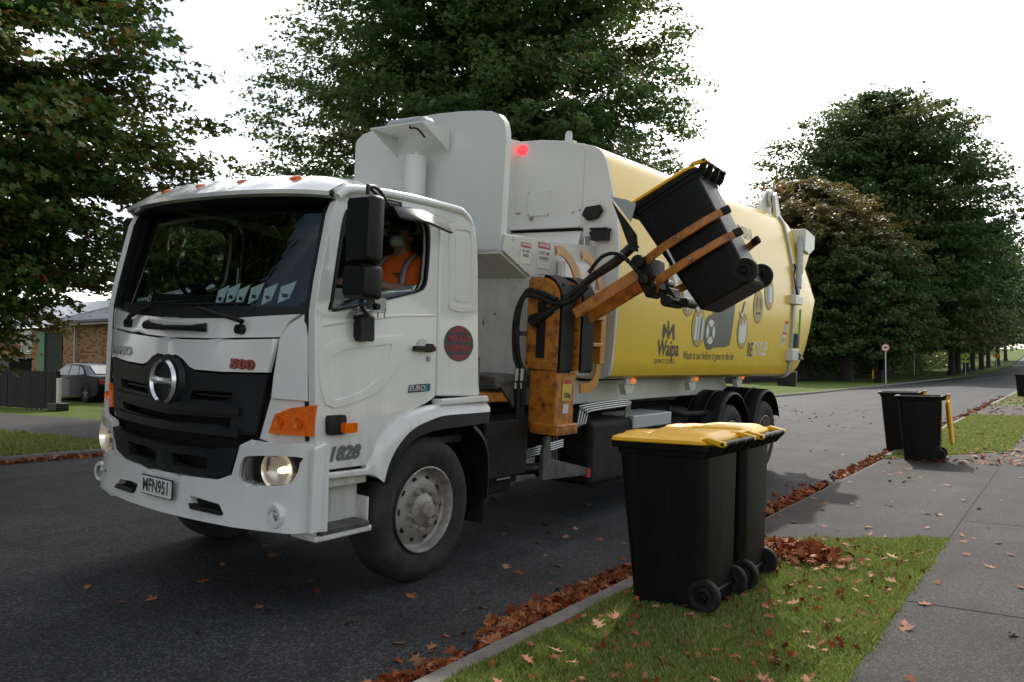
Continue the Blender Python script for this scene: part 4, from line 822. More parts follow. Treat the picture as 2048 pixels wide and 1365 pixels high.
# tail: ring, tailgate dome, hinge, ram, latches
rr = MB(); rr.loft([body_ring(8.24, 1.030, 2.6, .10), body_ring(8.24, 1.052, 2.6, .10), body_ring(8.33, 1.052, 2.6, .10), body_ring(8.33, 1.030, 2.6, .10)], True, False); rr.build('tail_ring', 'light_grey_metal', T, smooth=30)
tg = MB(); tg.loft([body_ring(8.36, 1.035, 2.6, .10)]+[[(x*(1-.03*q), 8.42+1.15*q, 2.63+(z-2.63)*math.sqrt(1-q*q*.985)) for x, _, z in body_ring(8.42, 1.035, 2.6, .10)] for q in (0, .2, .4, .6, .75, .87, .95, 1.0)], True, True); tg.build('tailgate', 'body_yellow', T, smooth=40)
hn = MB(); hn.prism([(7.55, 3.80), (7.95, 4.16), (8.06, 4.20), (8.15, 4.12), (8.22, 3.80)], .86, .90, lambda y, z, h: (h, y, z)); ho_ = hn.build('hinge_bracket', 'body_white', T, bevel=.01)
MB().lathe([(.0, .03), (.06, .03), (.065, 0)], (.90, 8.05, 4.07), (1, 0, 0), 18).build('hinge_pin', 'steel', ho_)
MB().lathe([(.06, -.02), (.13, -.02), (.135, .01), (.06, .01)], (.935, 8.06, 4.06), (1, 0, 0), 22).build('hinge_boss', 'body_white', ho_)
arm_ = MB(); arm_.prism([(8.0, 4.1), (8.12, 4.16), (8.5, 3.62), (9.0, 3.62), (9.05, 3.50), (8.46, 3.42), (8.34, 3.15), (8.26, 3.15), (8.24, 3.5)], .95, 1.0, lambda y, z, h: (h+.12*max(0, 3.6-z), y, z)); arm_.build('tailgate_arm', 'body_white', T, bevel=.01)
bx = MB(); bx.prism([(8.75, 3.68), (9.28, 3.62), (9.28, 3.42), (9.0, 3.30), (8.75, 3.34)], .95, 1.28, lambda y, z, h: (h, y, z)); bx.build('ram_bracket', 'body_white', T, bevel=.01)
MB().prism([(8.80, 3.34), (9.25, 3.44), (8.85, 2.98)], 1.0, 1.24, lambda y, z, h: (h, y, z)).build('ram_gusset', 'body_yellow', T)
rm_ = MB(); rm_.cyl((1.20, 8.72, 3.46), (1.30, 8.42, 2.72), .05, 14); rm_.cyl((1.20, 8.75, 3.56), (1.20, 8.72, 3.44), .035, 12); rm_.cyl((1.30, 8.42, 2.74), (1.31, 8.38, 2.62), .03, 12); rm_.build('tailgate_ram', 'light_grey_metal', T)
hs_ = MB(); hs_.tube([(1.26, 8.30, 3.08), (1.24, 8.27, 2.95), (1.28, 8.32, 2.75), (1.31, 8.36, 2.62)], .02, 6); hs_.tube([(1.29, 8.28, 3.05), (1.27, 8.25, 2.9), (1.30, 8.30, 2.7)], .014, 6); hs_.build('ram_hose', 'rubber', T, smooth=60)
for z0, z1, y0, y1 in ((2.46, 2.60, 8.12, 8.50), (1.60, 1.78, 8.10, 8.42)): MB().box2((1.18, y0, z0), (1.36, y1, z1)).build('latch_block', 'body_white', T, bevel=.012)
MB().box2((1.31, 8.50, 2.02), (1.335, 8.53, 2.40)).build('green_strip', mat('green_plastic', (.18, .45, .05), .5), T)
lt_ = MB(); lt_.box2((1.27, 8.36, 1.80), (1.35, 8.46, 2.02)); lt_.cyl((1.33, 8.40, 1.72), (1.33, 8.55, 1.70), .04, 10); lt_.box2((1.30, 8.42, 1.62), (1.38, 8.62, 1.66)); lt_.build('tailgate_latch', 'grey_metal', T, bevel=.006)
MB().box2((.9, 8.9, 1.18), (1.2, 8.95, 1.42)).build('tail_lamp_board', 'grey_metal', T, bevel=.006)

# --- printing on the yellow side
def bs(cy, cz, off=.004): return lambda u, v: (body_x(cy+u, cz+v)+off, cy+u, cz+v)
def decal(name, poly, m, parent=None, off=.004):
    g_ = MB(); n_ = len(poly); g_.v = [(body_x(a, b_)+off, a, b_) for a, b_ in poly]
    for t in tessellate_polygon([[Vector((a, b_, 0)) for a, b_ in poly]]): g_.f.append(tuple(t))
    return g_.build(name, m, parent or T, smooth=0)
lg = decal('council_emblem', [((a-3.66)*.8+3.74, (b_-1.82)*.8+1.815) for a, b_ in [(3.66, 1.83), (3.70, 1.82), (3.78, 1.95), (3.83, 1.83), (3.87, 1.83), (3.96, 1.97), (4.0, 1.82), (4.06, 1.82), (4.02, 2.03), (3.97, 2.04), (3.86, 1.92), (3.84, 2.08), (3.80, 2.08), (3.80, 1.93), (3.71, 2.03), (3.66, 2.03)]], 'dark_print')
text_mesh('Waipa', .245, bs(3.92, 1.715), 'council_lettering', 'dark_print', T, bold=.005, sx=.86)
text_mesh('DISTRICT COUNCIL', .066, bs(3.86, 1.575), 'council_small_lettering', 'dark_print', T, sx=.92)
text_mesh('Wash it out before it goes in the bin', .135, bs(5.12, 1.645), 'slogan_lettering', 'dark_print', T, shear=.22, bold=.0, sx=.80)
text_mesh('RE', .26, bs(6.50, 1.735), 'recycle_lettering', 'dark_print', T, shear=.12, bold=.006, sx=.72)
text_mesh('CYCLE', .27, bs(6.90, 1.755), 'recycle_lettering', 'white_print', T, shear=.12, bold=.006, sx=.70)
text_mesh('RECYCLE-BIN?', .24, bs(6.02, 3.30), 'headline_lettering', 'grey_print', T, bold=.004, sx=.85)
def icon(cy, cz, kind, ry=.20, rz=.235):
    o_ = decal('print_oval', ellipse(cy, cz, ry, rz, 32), 'dark_print', None, .003); decal('oval_fill', ellipse(cy, cz, ry*.955, rz*.962, 32), 'tan_print', o_, .005)
    if kind == 'paper':
        for k in range(5): a = R_(150+k*22); decal('paper_sheet', [(cy+.12, cz+.06), (cy+.14, cz-.02), (cy+.10+.24*math.cos(a), cz+.02+.24*math.sin(a)), (cy+.07+.24*math.cos(a-.25), cz+.05+.24*math.sin(a-.25))], 'white_print', o_, .008+.0005*k)
    if kind == 'tins':
        for dx, h in ((-.09, .15), (.0, .19), (.10, .13)): decal('tin', [(cy+dx-.035, cz-.15), (cy+dx+.035, cz-.15), (cy+dx+.05, cz-.15+h+.12), (cy+dx-.02, cz-.15+h+.12)], 'white_print' if dx < 0 else 'pale_print', o_, .008)
        decal('can_side', [(cy+.02, cz-.15), (cy+.06, cz-.15), (cy+.09, cz+.10), (cy+.045, cz+.10)], 'grey_print', o_, .0095)
    if kind == 'bottles':
        decal('bottle', smoothpoly([(cy-.13, cz-.14), (cy+.10, cz-.14), (cy+.13, cz+.08), (cy+.10, cz+.16), (cy+.03, cz+.08), (cy-.03, cz+.15), (cy-.08, cz+.06), (cy-.13, cz+.08)], 3), 'white_print', o_, .008)
    if kind == 'triangle':
        for k in range(3):
            a0, a1 = R_(90+120*k+18), R_(90+120*k+102); decal('recycle_arrow', stroke([(cy+.13*math.cos(a0), cz+.13*math.sin(a0)), (cy+.12*math.cos(a1), cz+.12*math.sin(a1))], .03), 'dark_print', o_, .008)
        text_mesh('1', .12, lambda u, v: (body_x(cy+u, cz+v)+.008, cy+u, cz+v), 'arrow_digit', 'dark_print', o_)
    if kind == 'jar':
        for dx, c_ in ((-.06, 'teal_print'), (.01, 'pale_print'), (.07, 'sticker_blue')): decal('jar_stripe', [(cy+dx-.035, cz-.13), (cy+dx+.03, cz-.13), (cy+dx+.03, cz+.10), (cy+dx-.035, cz+.10)], c_, o_, .008)
    if kind in ('paper', 'tins', 'bottles'):
        decal('tick_shadow', stroke([(cy-.13, cz+.24), (cy-.07, cz+.19), (cy+.04, cz+.38)], .075), 'dark_print', o_, .007); decal('tick', stroke([(cy-.13, cz+.24), (cy-.07, cz+.19), (cy+.04, cz+.38)], .050), 'white_print', o_, .010)
icon(4.36, 2.33, 'paper'); icon(4.70, 1.985, 'tins'); icon(6.17, 1.985, 'bottles'); icon(6.72, 2.34, 'triangle'); icon(7.16, 2.55, 'jar'); icon(4.02, 2.60, 'paper')
pb = decal('printed_bin', smoothpoly([(5.08, 1.80), (5.40, 1.76), (5.66, 1.775), (5.76, 1.85), (5.84, 2.32), (5.88, 2.9), (5.05, 2.9), (5.12, 2.3)], 4), 'grey_print')
w1 = decal('printed_wheel', ellipse(5.07, 1.935, .20, .215), 'grey_print', None, .006); decal('printed_wheel_face', ellipse(5.07, 1.94, .135, .15), 'white_print', w1, .008); decal('printed_hub', ellipse(5.07, 1.94, .055, .062), 'grey_print', w1, .010)
for k in range(4): a = R_(45+90*k); decal('printed_spoke', stroke([(5.07+.05*math.cos(a), 1.94+.05*math.sin(a)), (5.07+.13*math.cos(a), 1.94+.14*math.sin(a))], .03), 'grey_print', w1, .0095)
lab = decal('warning_label', [(7.82, 1.84), (7.98, 1.84), (8.10, 2.20), (7.96, 2.20)], 'white_print')
for f0, f1 in ((.86, 1.0), (.42, .52)): decal('label_band', [(7.82+.14*f0, 1.84+.36*f0), (7.98+.12*f0, 1.84+.36*f0), (7.98+.12*f1, 1.84+.36*f1), (7.82+.14*f1, 1.84+.36*f1)], 'red_print', lab, .006)
for f0 in (.08, .16, .24, .60, .68, .76): decal('label_line', [(7.84+.14*f0, 1.84+.36*f0), (7.96+.12*f0, 1.84+.36*f0), (7.96+.12*(f0+.03), 1.84+.36*(f0+.03)), (7.84+.14*(f0+.03), 1.84+.36*(f0+.03))], 'dark_print', lab, .006)
for y in (4.9, 6.9): decal('sheet_seam', [(y, 1.5), (y+.008, 1.5), (y+.008, 3.55), (y, 3.55)], 'tan_print', None, .0025)
# warning plates
def plate(name, cx, cy, cz, w, h, head, lines, ax='x', hs=.24):
    f = (lambda u, v, d: (cx+d, cy+u, cz+v)) if ax == 'x' else (lambda u, v, d: (cx+u, cy-d, cz+v))
    b_ = MB().prism([(-w/2, -h/2), (w/2, -h/2), (w/2, h/2), (-w/2, h/2)], 0, .004, f); po_ = b_.build(name, 'white_print', T, smooth=0)
    MB().prism([(-w/2+.004, h/2-.004-h*hs), (w/2-.004, h/2-.004-h*hs), (w/2-.004, h/2-.004), (-w/2+.004, h/2-.004)], .004, .006, f).build('plate_header', 'red_print', po_, smooth=0)
    text_mesh(head, h*hs*.72, lambda u, v: f(u, v+h/2-h*hs*.52, .0075), 'plate_heading', 'white_print', po_, bold=.001, sx=min(1, w/(h*hs*.72*len(head)*.62)))
    for k, t_ in enumerate(lines): text_mesh(t_, h*.17, lambda u, v: f(u, v+h*.08-k*h*.20, .0075), 'plate_text', 'dark_print', po_, bold=.0006, sx=min(.9, w*.9/(h*.17*len(t_)*.62)))
    return po_
plate('danger_plate', .976, 1.43, 2.50, .155, .19, 'DANGER', ['DO NOT', 'ENTER']); plate('danger_plate', .976, 1.72, 2.51, .20, .235, 'DANGER', ['DO NOT CLIMB', 'ON BODY'])
plate('danger_plate', 1.0, 2.30, 1.60, .25, .34, 'DANGER', ['STAND CLEAR', 'WHEN LIFTER', 'IS OPERATING']); plate('danger_plate', 1.0, 2.02, 1.50, .18, .22, 'DANGER', ['KEEP', 'CLEAR'])

# --- orange bin lifter: mast, arm, grab
ma = empty('lifter_mast', (0, 0, 0)); ma.parent = T
def mastpoly(x0, x1, z0, z1, r): return [(x0, z0), (x1, z0)]+[(x1-r+r*math.cos(a), z1-r+r*math.sin(a)) for a in np.linspace(0, math.pi/2, 8)]+[(x0+.03, z1), (x0, z1-.03)]
for y0, y1, x1 in ((1.44, 1.50, 1.345), (1.70, 1.76, 1.40)):
    op = mastpoly(1.02, x1, 1.50, 2.29, .19)
    g_ = MB().prism(op, y0, y1, lambda x, z, h: (x, h, z)); g_.build('mast_plate', 'orange_paint', ma, bevel=.006)
    nb = MB()
    for x, z in [(1.04, 1.55), (1.04, 1.9), (1.06, 2.24), (x1-.03, 1.56), (x1-.03, 1.70), (x1-.03, 1.85), (x1-.03, 2.0), (x1-.06, 2.16), (x1-.14, 2.24), (x1-.22, 2.265)]: nb.lathe([(0, .012), (.009, .012), (.012, 0)], (x, y0, z), (0, -1, 0), 8)
    nb.build('mast_rivet', 'steel', ma)
    edge = [(x1+.025, 1.50)]+[(x1-.19+(.215)*math.cos(a), 2.10+.215*math.sin(a)) for a in np.linspace(0, math.pi/2, 8)]+[(1.05, 2.315)]
    st_ = MB(); st_.loft([[(x, y0+.005, z) for x, z in edge], [(x+.005, y1+.14, z+.01) for x, z in edge], [(x-.02, y1+.14, z-.02) for x, z in edge], [(x-.02, y0+.005, z-.02) for x, z in edge]], closed=False); st_.build('mast_rubber', 'rubber', ma, smooth=50)
MB().box2((1.13, 1.43, 1.60), (1.215, 1.438, 2.08)).build('mast_slot', 'black_gap', ma)
MB().box2((1.04, 1.50, 1.50), (1.34, 1.76, 2.24)).build('mast_core', 'greasy_black', ma)
lp_ = MB(); lp_.box2((1.06, 1.46, .98), (1.34, 1.76, 1.50)); lp_.build('mast_post', 'orange_paint', ma, bevel=.012)
MB().box2((1.10, 1.44, .945), (1.375, 1.79, 1.04)).build('mast_foot', 'orange_paint', ma, bevel=.01)
yp = MB().box2((1.343, 1.55, 1.24), (1.347, 1.70, 1.43)).build('load_label', mat('label_yellow', (.55, .42, .05), .5), ma, smooth=0)
MB().box2((1.348, 1.56, 1.385), (1.349, 1.69, 1.425)).build('label_header', 'red_print', yp, smooth=0)
text_mesh('150kg', .062, lambda u, v: (1.349, 1.625+u, 1.285+v), 'label_lettering', 'dark_print', yp, bold=.002, sx=.8)
MB().box2((1.343, 1.57, 1.13), (1.346, 1.66, 1.21)).build('small_label', 'pale_print', ma, smooth=0)
ar = empty('lifter_arm', (0, 0, 0)); ar.parent = T
piv = Vector((1.12, 1.46, 1.94)); hdp = Vector((2.02, 1.66, 2.37))
def beam(a, b_, wy_, h, name, m_, taper=1.0, par=ar):
    a, b_ = Vector(a), Vector(b_); d = (b_-a).normalized(); s_ = Vector((0, 1, 0)); s_ = (s_-d*s_.dot(d)).normalized(); u = d.cross(s_)
    if u.z < 0: u = -u
    ring = lambda p, k: [p+s_*wy_/2+u*h/2*k, p-s_*wy_/2+u*h/2*k, p-s_*wy_/2-u*h/2*k, p+s_*wy_/2-u*h/2*k]
    return MB().loft([ring(a, taper), ring(a*.5+b_*.5, 1), ring(b_, 1)]).build(name, m_, par, bevel=.008)
beam((1.46, 1.50, 1.98), (2.02, 1.62, 2.36), .035, .10, 'arm_beam', 'orange_paint'); beam((1.46, 1.74, 1.96), (2.06, 1.80, 2.33), .035, .10, 'arm_beam', 'orange_paint')
MB().tube([(1.12, 1.43, 1.92), (1.30, 1.45, 2.03), (1.62, 1.50, 2.30), (1.78, 1.56, 2.42), (1.95, 1.60, 2.58)], [.05, .035, .035, .042, .042], 10).build('lift_ram', 'greasy_black', ar, smooth=50)
MB().lathe([(0, .05), (.05, .05), (.06, 0)], (1.12, 1.42, 1.92), (0, -1, 0), 16).build('ram_eye', 'greasy_black', ar)
MB().tube([(1.03, 1.40, 1.44), (.97, 1.36, 1.60), (.95, 1.36, 1.90), (1.0, 1.38, 2.10), (1.10, 1.40, 2.13), (1.30, 1.42, 2.07), (1.45, 1.44, 2.09), (1.60, 1.46, 2.22)], .022, 8).build('lift_hose', 'rubber', ar, smooth=70)
MB().tube([(1.06, 1.40, 1.44), (1.0, 1.36, 1.62), (.98, 1.36, 1.92), (1.03, 1.38, 2.15), (1.13, 1.40, 2.17), (1.33, 1.42, 2.10)], .020, 8).build('lift_hose', 'rubber', ar, smooth=70)
MB().tube([(1.60, 1.46, 2.33), (1.72, 1.46, 2.46), (1.86, 1.48, 2.48), (2.0, 1.52, 2.36), (2.05, 1.56, 2.28)], .017, 8).build('head_hose', 'rubber', ar, smooth=70)
MB().box2((.93, 1.38, 1.78), (1.04, 1.42, 1.82)).build('hose_clip', 'grey_metal', ar)
hd_ = MB(); hd_.box((2.05, 1.72, 2.36), (.11, .30, .20), Matrix.Rotation(R_(-28), 3, 'Y')); hd_.box((2.09, 1.70, 2.24), (.08, .24, .10), Matrix.Rotation(R_(-20), 3, 'Y')); hd_.cyl((2.0, 1.52, 2.42), (2.0, 1.95, 2.42), .06, 12); hd_.cyl((2.06, 1.52, 2.28), (2.06, 1.95, 2.28), .045, 12); hd_.build('grab_head', 'greasy_black', ar, bevel=.015)
MB().prism([(1.74, 2.96), (1.90, 2.925), (1.97, 2.89), (1.93, 2.74)], 1.52, 1.53, lambda x, z, h: (x, h, z)).build('guide_plate', 'light_grey_metal', ar, smooth=0)
MB().prism([(1.74, 2.93), (1.98, 2.64), (2.0, 2.50), (1.93, 2.52)], 1.535, 1.55, lambda x, z, h: (x, h, z)).build('guide_backing', 'greasy_black', ar, smooth=0)
# --- ladder on the kerb side
ld = empty('side_ladder', (0, 0, 0)); ld.parent = T
for yc, dy in ((2.02, 0), (2.46, .0)):
    pth = curve([(yc-.42, 2.535), (yc-.34, 2.545), (yc-.22, 2.51), (yc-.10, 2.42), (yc-.02, 2.28), (yc+.0, 2.15)], 5)
    lft = stroke(pth, .085); MB().prism(lft, 1.165, 1.18, lambda y, z, h: (h, y, z)).build('hand_rail', 'orange_clean', ld, bevel=.003)
    MB().box2((1.10, yc-.05, 1.55), (1.22, yc+.04, 2.20)).build('ladder_stile', 'orange_clean', ld, bevel=.006)
    p2_ = curve([(yc-.0, 1.58), (yc-.0, 1.48), (yc-.05, 1.38), (yc-.15, 1.33), (yc-.32, 1.32)], 5); MB().prism(stroke(p2_, .09), 1.165, 1.18, lambda y, z, h: (h, y, z)).build('ladder_foot', 'orange_clean', ld, bevel=.003)
    MB().lathe([(0, .012), (.014, .012), (.016, 0)], (1.18, yc-.40, 2.538), (1, 0, 0), 8).build('rail_bolt', 'steel', ld)
for z in (2.22, 1.98, 1.73): MB().box2((1.09, 2.06, z-.018), (1.235, 2.44, z+.018)).build('ladder_rung', 'orange_clean', ld, bevel=.005)
MB().box2((.975, 1.95, 2.0), (1.06, 2.55, 2.50)).build('ladder_backing', 'white_paint', T, bevel=.02)

# --- chassis and running gear
ch = empty('chassis', (0, 0, 0)); ch.parent = T
for sg in (1, -1): MB().box2((sg*.38, -1.0, .78), (sg*.46, 8.6, 1.02)).build('chassis_rail', 'chassis_black', ch, bevel=.01)
MB().box2((-1.0, 1.9, 1.14), (1.0, 2.1, 1.36)).build('cross_bearer', 'body_white', ch, bevel=.01)
sr = MB(); sr.prism([(2.3, 1.12), (2.3, 1.37), (6.7, 1.385), (6.9, 1.20), (6.6, 1.12)], .70, .82, lambda y, z, h: (h, y, z)); sr.build('body_subframe', 'body_white', ch, bevel=.01)
sr = MB(); sr.prism([(2.3, 1.12), (2.3, 1.37), (6.7, 1.385), (6.9, 1.20), (6.6, 1.12)], -.82, -.70, lambda y, z, h: (h, y, z)); sr.build('body_subframe', 'body_white', ch, bevel=.01)
MB().box2((-.9, 2.7, 1.36), (.9, 8.2, 1.384)).build('body_floor', 'chassis_black', ch)
for y in (3.35, 5.04, 6.68):
    b_ = MB(); b_.box2((1.06, y-.12, 1.325), (1.09, y+.12, 1.40)); b_.prism([(y-.12, 1.325), (y+.12, 1.325), (y+.07, 1.22), (y-.07, 1.22)], 1.0, 1.07, lambda yy, z, h: (h, yy, z)); bo_ = b_.build('marker_bracket', 'body_white', ch, bevel=.004)
    MB().lathe([(0, .036), (.016, .034), (.028, .016), (.031, 0)], (1.09, y+.02, 1.36), (1, 0, 0), 16).build('side_marker_lamp', 'amber_lit', ch)
tk = MB(); tk.box2((.50, .78, .60), (1.12, 1.40, 1.08)); tk.build('battery_box', 'chassis_black', ch, bevel=.02)
MB().box2((.55, .95, .45), (1.0, 1.35, .80)).build('valve_box', 'chassis_black', ch, bevel=.02)
plate('chassis_danger_plate', 1.005, 1.22, .68, .19, .24, 'DANGER', ['PINCH', 'POINT'])
MB().box2((.93, 1.02, .52), (1.0, 1.42, .82)).build('plate_mount', 'chassis_black', ch)
MB().box2((.45, 2.5, .35), (1.12, 3.9, .98)).build('fuel_tank', 'chassis_black', ch, bevel=.06, seg=4)
MB().box2((.75, 3.35, .86), (1.14, 4.30, 1.0)).build('grey_locker', 'light_grey_metal', ch, bevel=.01)
MB().box2((-1.1, 2.4, .40), (-.5, 5.0, 1.0)).build('far_tank', 'chassis_black', ch, bevel=.05)
MB().box2((.45, 4.3, .45), (.95, 5.3, 1.0)).build('air_tank', 'chassis_black', ch, bevel=.08, seg=4)
MB().box2((-.36, -.6, .5), (.36, 1.6, 1.3)).build('engine_block', 'chassis_black', ch, bevel=.05)
MB().cyl((-1.15, 0, .50), (1.15, 0, .50), .07, 12).build('front_axle', 'chassis_black', ch)
for y in (6.05, 7.42): MB().cyl((-1.15, y, .47), (1.15, y, .47), .09, 12).build('rear_axle', 'chassis_black', ch)
MB().box2((-.9, .65, .95), (.9, 1.5, 1.0)).build('cab_mount', 'chassis_black', ch)
MB().box2((.60, .70, 1.22), (1.02, 1.42, 1.30)).build('orange_beam', 'orange_paint', ch, bevel=.01)
MB().box2((.60, 1.0, 1.34), (1.04, 1.50, 1.44)).build('grey_beam', 'grey_metal', ch, bevel=.01)
MB().prism([(1.02, 1.40), (1.42, 1.40), (1.42, 1.16), (1.28, 1.16)], 1.0, 1.04, lambda y, z, h: (h, y, z)).build('gusset_plate', 'grey_metal', ch, bevel=.006)
for k in range(4):
    o_ = k*.045; MB().tube([(1.02, 1.9-o_*.5, .93+.012*k), (1.05, 2.28+o_, .93+.012*k), (1.06, 2.32+o_, .96), (1.06, 2.36+o_, 1.10-.02*k), (1.06, 2.42+o_, 1.14-.02*k), (1.06, 3.25+o_*.6, 1.165-.02*k), (1.06, 3.31+o_*.6, 1.12), (1.06, 3.31+o_*.6, .86)], .013, 8).build('hydraulic_pipe', 'pipe_steel', ch, smooth=60)
    MB().tube([(1.02, .80+.035*k, 1.02+.01*k), (1.02, .80+.035*k, .80-.02*k), (1.03, .86, .745-.025*k), (1.04, 1.55, .79-.022*k), (1.04, 2.1, .83-.02*k)], .011, 8).build('hydraulic_pipe', 'pipe_steel', ch, smooth=60)
for k in range(3): MB().tube([(1.0, 1.95+.05*k, .86), (1.0, 1.97+.05*k, .60), (.95, 1.9+.05*k, .50)], .012, 6).build('drop_pipe', 'pipe_steel', ch, smooth=60)
for k in range(2): MB().tube([(1.05+.02*k, 1.28+.05*k, 1.40), (1.06+.02*k, 1.29+.05*k, 1.30), (1.06, 1.30+.05*k, 1.0), (1.03, 1.28+.05*k, .75), (1.0, 1.40, .62)], .026, 8).build('mast_hose', 'rubber', ch, smooth=70)
for k in range(2): MB().cyl((1.05+.02*k, 1.27+.05*k, 1.33), (1.05+.02*k, 1.28+.05*k, 1.50), .018, 8).build('hose_fitting', 'pipe_steel', ch)
for k in range(3): MB().tube([(.80, .85, .90-.05*k), (.92, .95, .86-.05*k), (1.0, 1.2, .90-.04*k), (.98, 1.5, .92-.03*k)], .020, 7).build('loose_hose', 'rubber', ch, smooth=70)
sb_ = MB(); sb_.prism([(1.62, .76), (1.66, .90), (1.72, .90), (1.76, .70), (2.42, .55), (2.42, .48), (1.62, .52)], 1.10, 1.14, lambda y, z, h: (h, y, z)); sb_.build('stay_bracket', 'grey_metal', ch, bevel=.006)
MB().box2((1.09, 2.40, .46), (1.15, 2.46, .54)).build('red_reflector', 'red_print', ch)
MB().cyl((.95, 1.20, .62), (.95, 1.9, .58), .05, 10).build('slide_ram', 'greasy_black', ch)
MB().tube([(.95, 4.6, 1.0), (1.02, 4.75, .95), (1.05, 5.0, .93), (1.06, 5.6, .92)], .035, 8).build('guard_tube', 'chassis_black', ch, smooth=60)
MB().box2((.75, .70, 1.05), (1.05, .85, 1.20)).build('air_cleaner_stub', 'chassis_black', ch, bevel=.02)
MB().box2((1.06, .58, 1.25), (1.14, .64, 1.60)).build('cab_back_post', 'grey_metal', ch)
MB().box2((1.10, .575, 1.53), (1.15, .585, 1.58)).build('rear_reflector', 'red_print', ch)

# --- driver
pr = empty('person', (0, 0, 0)); pr.matrix_world = truck.matrix_world @ Matrix.Translation((.12, .04, 0))
tag(pr, 'driver in orange hi-vis vest, cap and blue face mask seated in the cab', 'person')
bm = bmesh.new(); sk = bm.verts.layers.skin.verify()
J = {'pel': ((.62, .16, 1.80), .15), 'wst': ((.62, .15, 1.98), .14), 'cst': ((.62, .14, 2.16), .155), 'clv': ((.62, .13, 2.29), .10), 'nck': ((.62, .105, 2.36), .058), 'hd0': ((.62, .085, 2.43), .078), 'hd1': ((.62, .075, 2.51), .088), 'hd2': ((.62, .085, 2.575), .065),
     'sL': ((.79, .14, 2.27), .075), 'eL': ((.90, .06, 2.06), .055), 'wL': ((.72, -.20, 2.09), .037), 'hL': ((.68, -.27, 2.10), .034), 'sR': ((.45, .14, 2.27), .075), 'eR': ((.38, -.04, 2.05), .052), 'wR': ((.46, -.28, 2.08), .036), 'hR': ((.49, -.36, 2.10), .034),
     'kL': ((.72, -.30, 1.82), .08), 'kR': ((.52, -.30, 1.82), .08), 'fL': ((.72, -.50, 1.35), .05), 'fR': ((.52, -.50, 1.35), .05)}
vv = {}
for k_, (p_, r_) in J.items():
    v = bm.verts.new(p_); v[sk].radius = (r_, r_); vv[k_] = v
vv['pel'][sk].use_root = True
for a, b_ in (('pel', 'wst'), ('wst', 'cst'), ('cst', 'clv'), ('clv', 'nck'), ('nck', 'hd0'), ('hd0', 'hd1'), ('hd1', 'hd2'), ('clv', 'sL'), ('sL', 'eL'), ('eL', 'wL'), ('wL', 'hL'), ('clv', 'sR'), ('sR', 'eR'), ('eR', 'wR'), ('wR', 'hR'), ('pel', 'kL'), ('pel', 'kR'), ('kL', 'fL'), ('kR', 'fR')): bm.edges.new((vv[a], vv[b_]))
for hx, hy, hz, s_ in ((.68, -.27, 2.10, 1), (.49, -.36, 2.10, -1)):
    for q in range(4):
        base = vv['hL' if s_ == 1 else 'hR']; pv = base; 
        for st_, (dx, dy, dz) in enumerate(((-.012*s_+(q-1.5)*.016*s_, -.045, .022), (-.02*s_+(q-1.5)*.016*s_, -.075, .005), (-.02*s_+(q-1.5)*.014*s_, -.080, -.025))):
            nv = bm.verts.new((hx+dx, hy+dy, hz+dz)); nv[sk].radius = (.010, .010); bm.edges.new((pv, nv)); pv = nv
    nv = bm.verts.new((hx-.04*s_, hy-.02, hz+.02)); nv[sk].radius = (.011, .011); bm.edges.new((vv['hL' if s_ == 1 else 'hR'], nv)); n2_ = bm.verts.new((hx-.055*s_, hy-.045, hz+.018)); n2_[sk].radius = (.010, .010); bm.edges.new((nv, n2_))
me = bpy.data.meshes.new('body'); bm.to_mesh(me); bm.free()
bd = bpy.data.objects.new('body', me); COL.objects.link(bd); bd.parent = pr; me.materials.append(MATS['skin']); md = bd.modifiers.new('skin', 'SKIN'); md.use_smooth_shade = True; bd.modifiers.new('sub', 'SUBSURF').levels = 2; bd.modifiers['sub'].render_levels = 2
tv = MB(); R1 = []
for z, hw, yc, dp in ((1.80, .20, .14, .16), (1.98, .20, .13, .165), (2.12, .215, .12, .17), (2.22, .225, .125, .155), (2.30, .215, .135, .12), (2.345, .14, .14, .09), (2.365, .085, .13, .075)):
    R1.append([(.62+hw*math.copysign(abs(math.cos(a))**.8, math.cos(a)), yc+dp*math.copysign(abs(math.sin(a))**.9, math.sin(a)), z) for a in np.linspace(0, 2*math.pi, 28, endpoint=False)])
vo = tv.loft(R1, True, False).build('vest', 'vest_orange', pr, smooth=80)
for sx_ in (.755, .485):
    tp = MB(); tp.loft([[(sx_-.03, y, z), (sx_+.03, y, z)] for y, z in ((-.045, 1.98), (-.06, 2.12), (-.04, 2.22), (.005, 2.295), (.07, 2.345), (.14, 2.35))], closed=False); to = tp.build('reflective_band', 'reflective_tape', vo, smooth=70); to.modifiers.new('s', 'SOLIDIFY').thickness = .006
vm = MB(); vm.box((.70, -.050, 2.195), (.07, .003, .008)); vm.box((.71, -.050, 2.175), (.04, .003, .007)); vm.build('vest_print', 'dark_print', vo)
mkm = MB(); R1 = []
for z, hw, yo in ((2.395, .045, .0), (2.415, .062, -.018), (2.445, .068, -.026), (2.475, .062, -.020)): R1.append([(.62+hw*math.sin(a), .075+yo-.078*math.cos(a)*.95, z) for a in np.linspace(-1.35, 1.35, 13)])
mkm.loft(R1, closed=False); mo = mkm.build('face_mask', 'mask_blue', pr, smooth=70); mo.modifiers.new('s', 'SOLIDIFY').thickness = .004
cp = MB(); cp.lathe([(.098, -.01), (.100, .02), (.092, .06), (.06, .085), (0, .092)], (.62, .085, 2.535), (0, 0, 1), 22); co_ = cp.build('cap', 'cloth_dark', pr, smooth=70)
MB().prism(ellipse(.62, -.04, .085, .09, 20), 0, .008, lambda x, y, h: (x, y, 2.532+h)).build('cap_peak', 'cloth_dark', co_)
hr_ = MB()
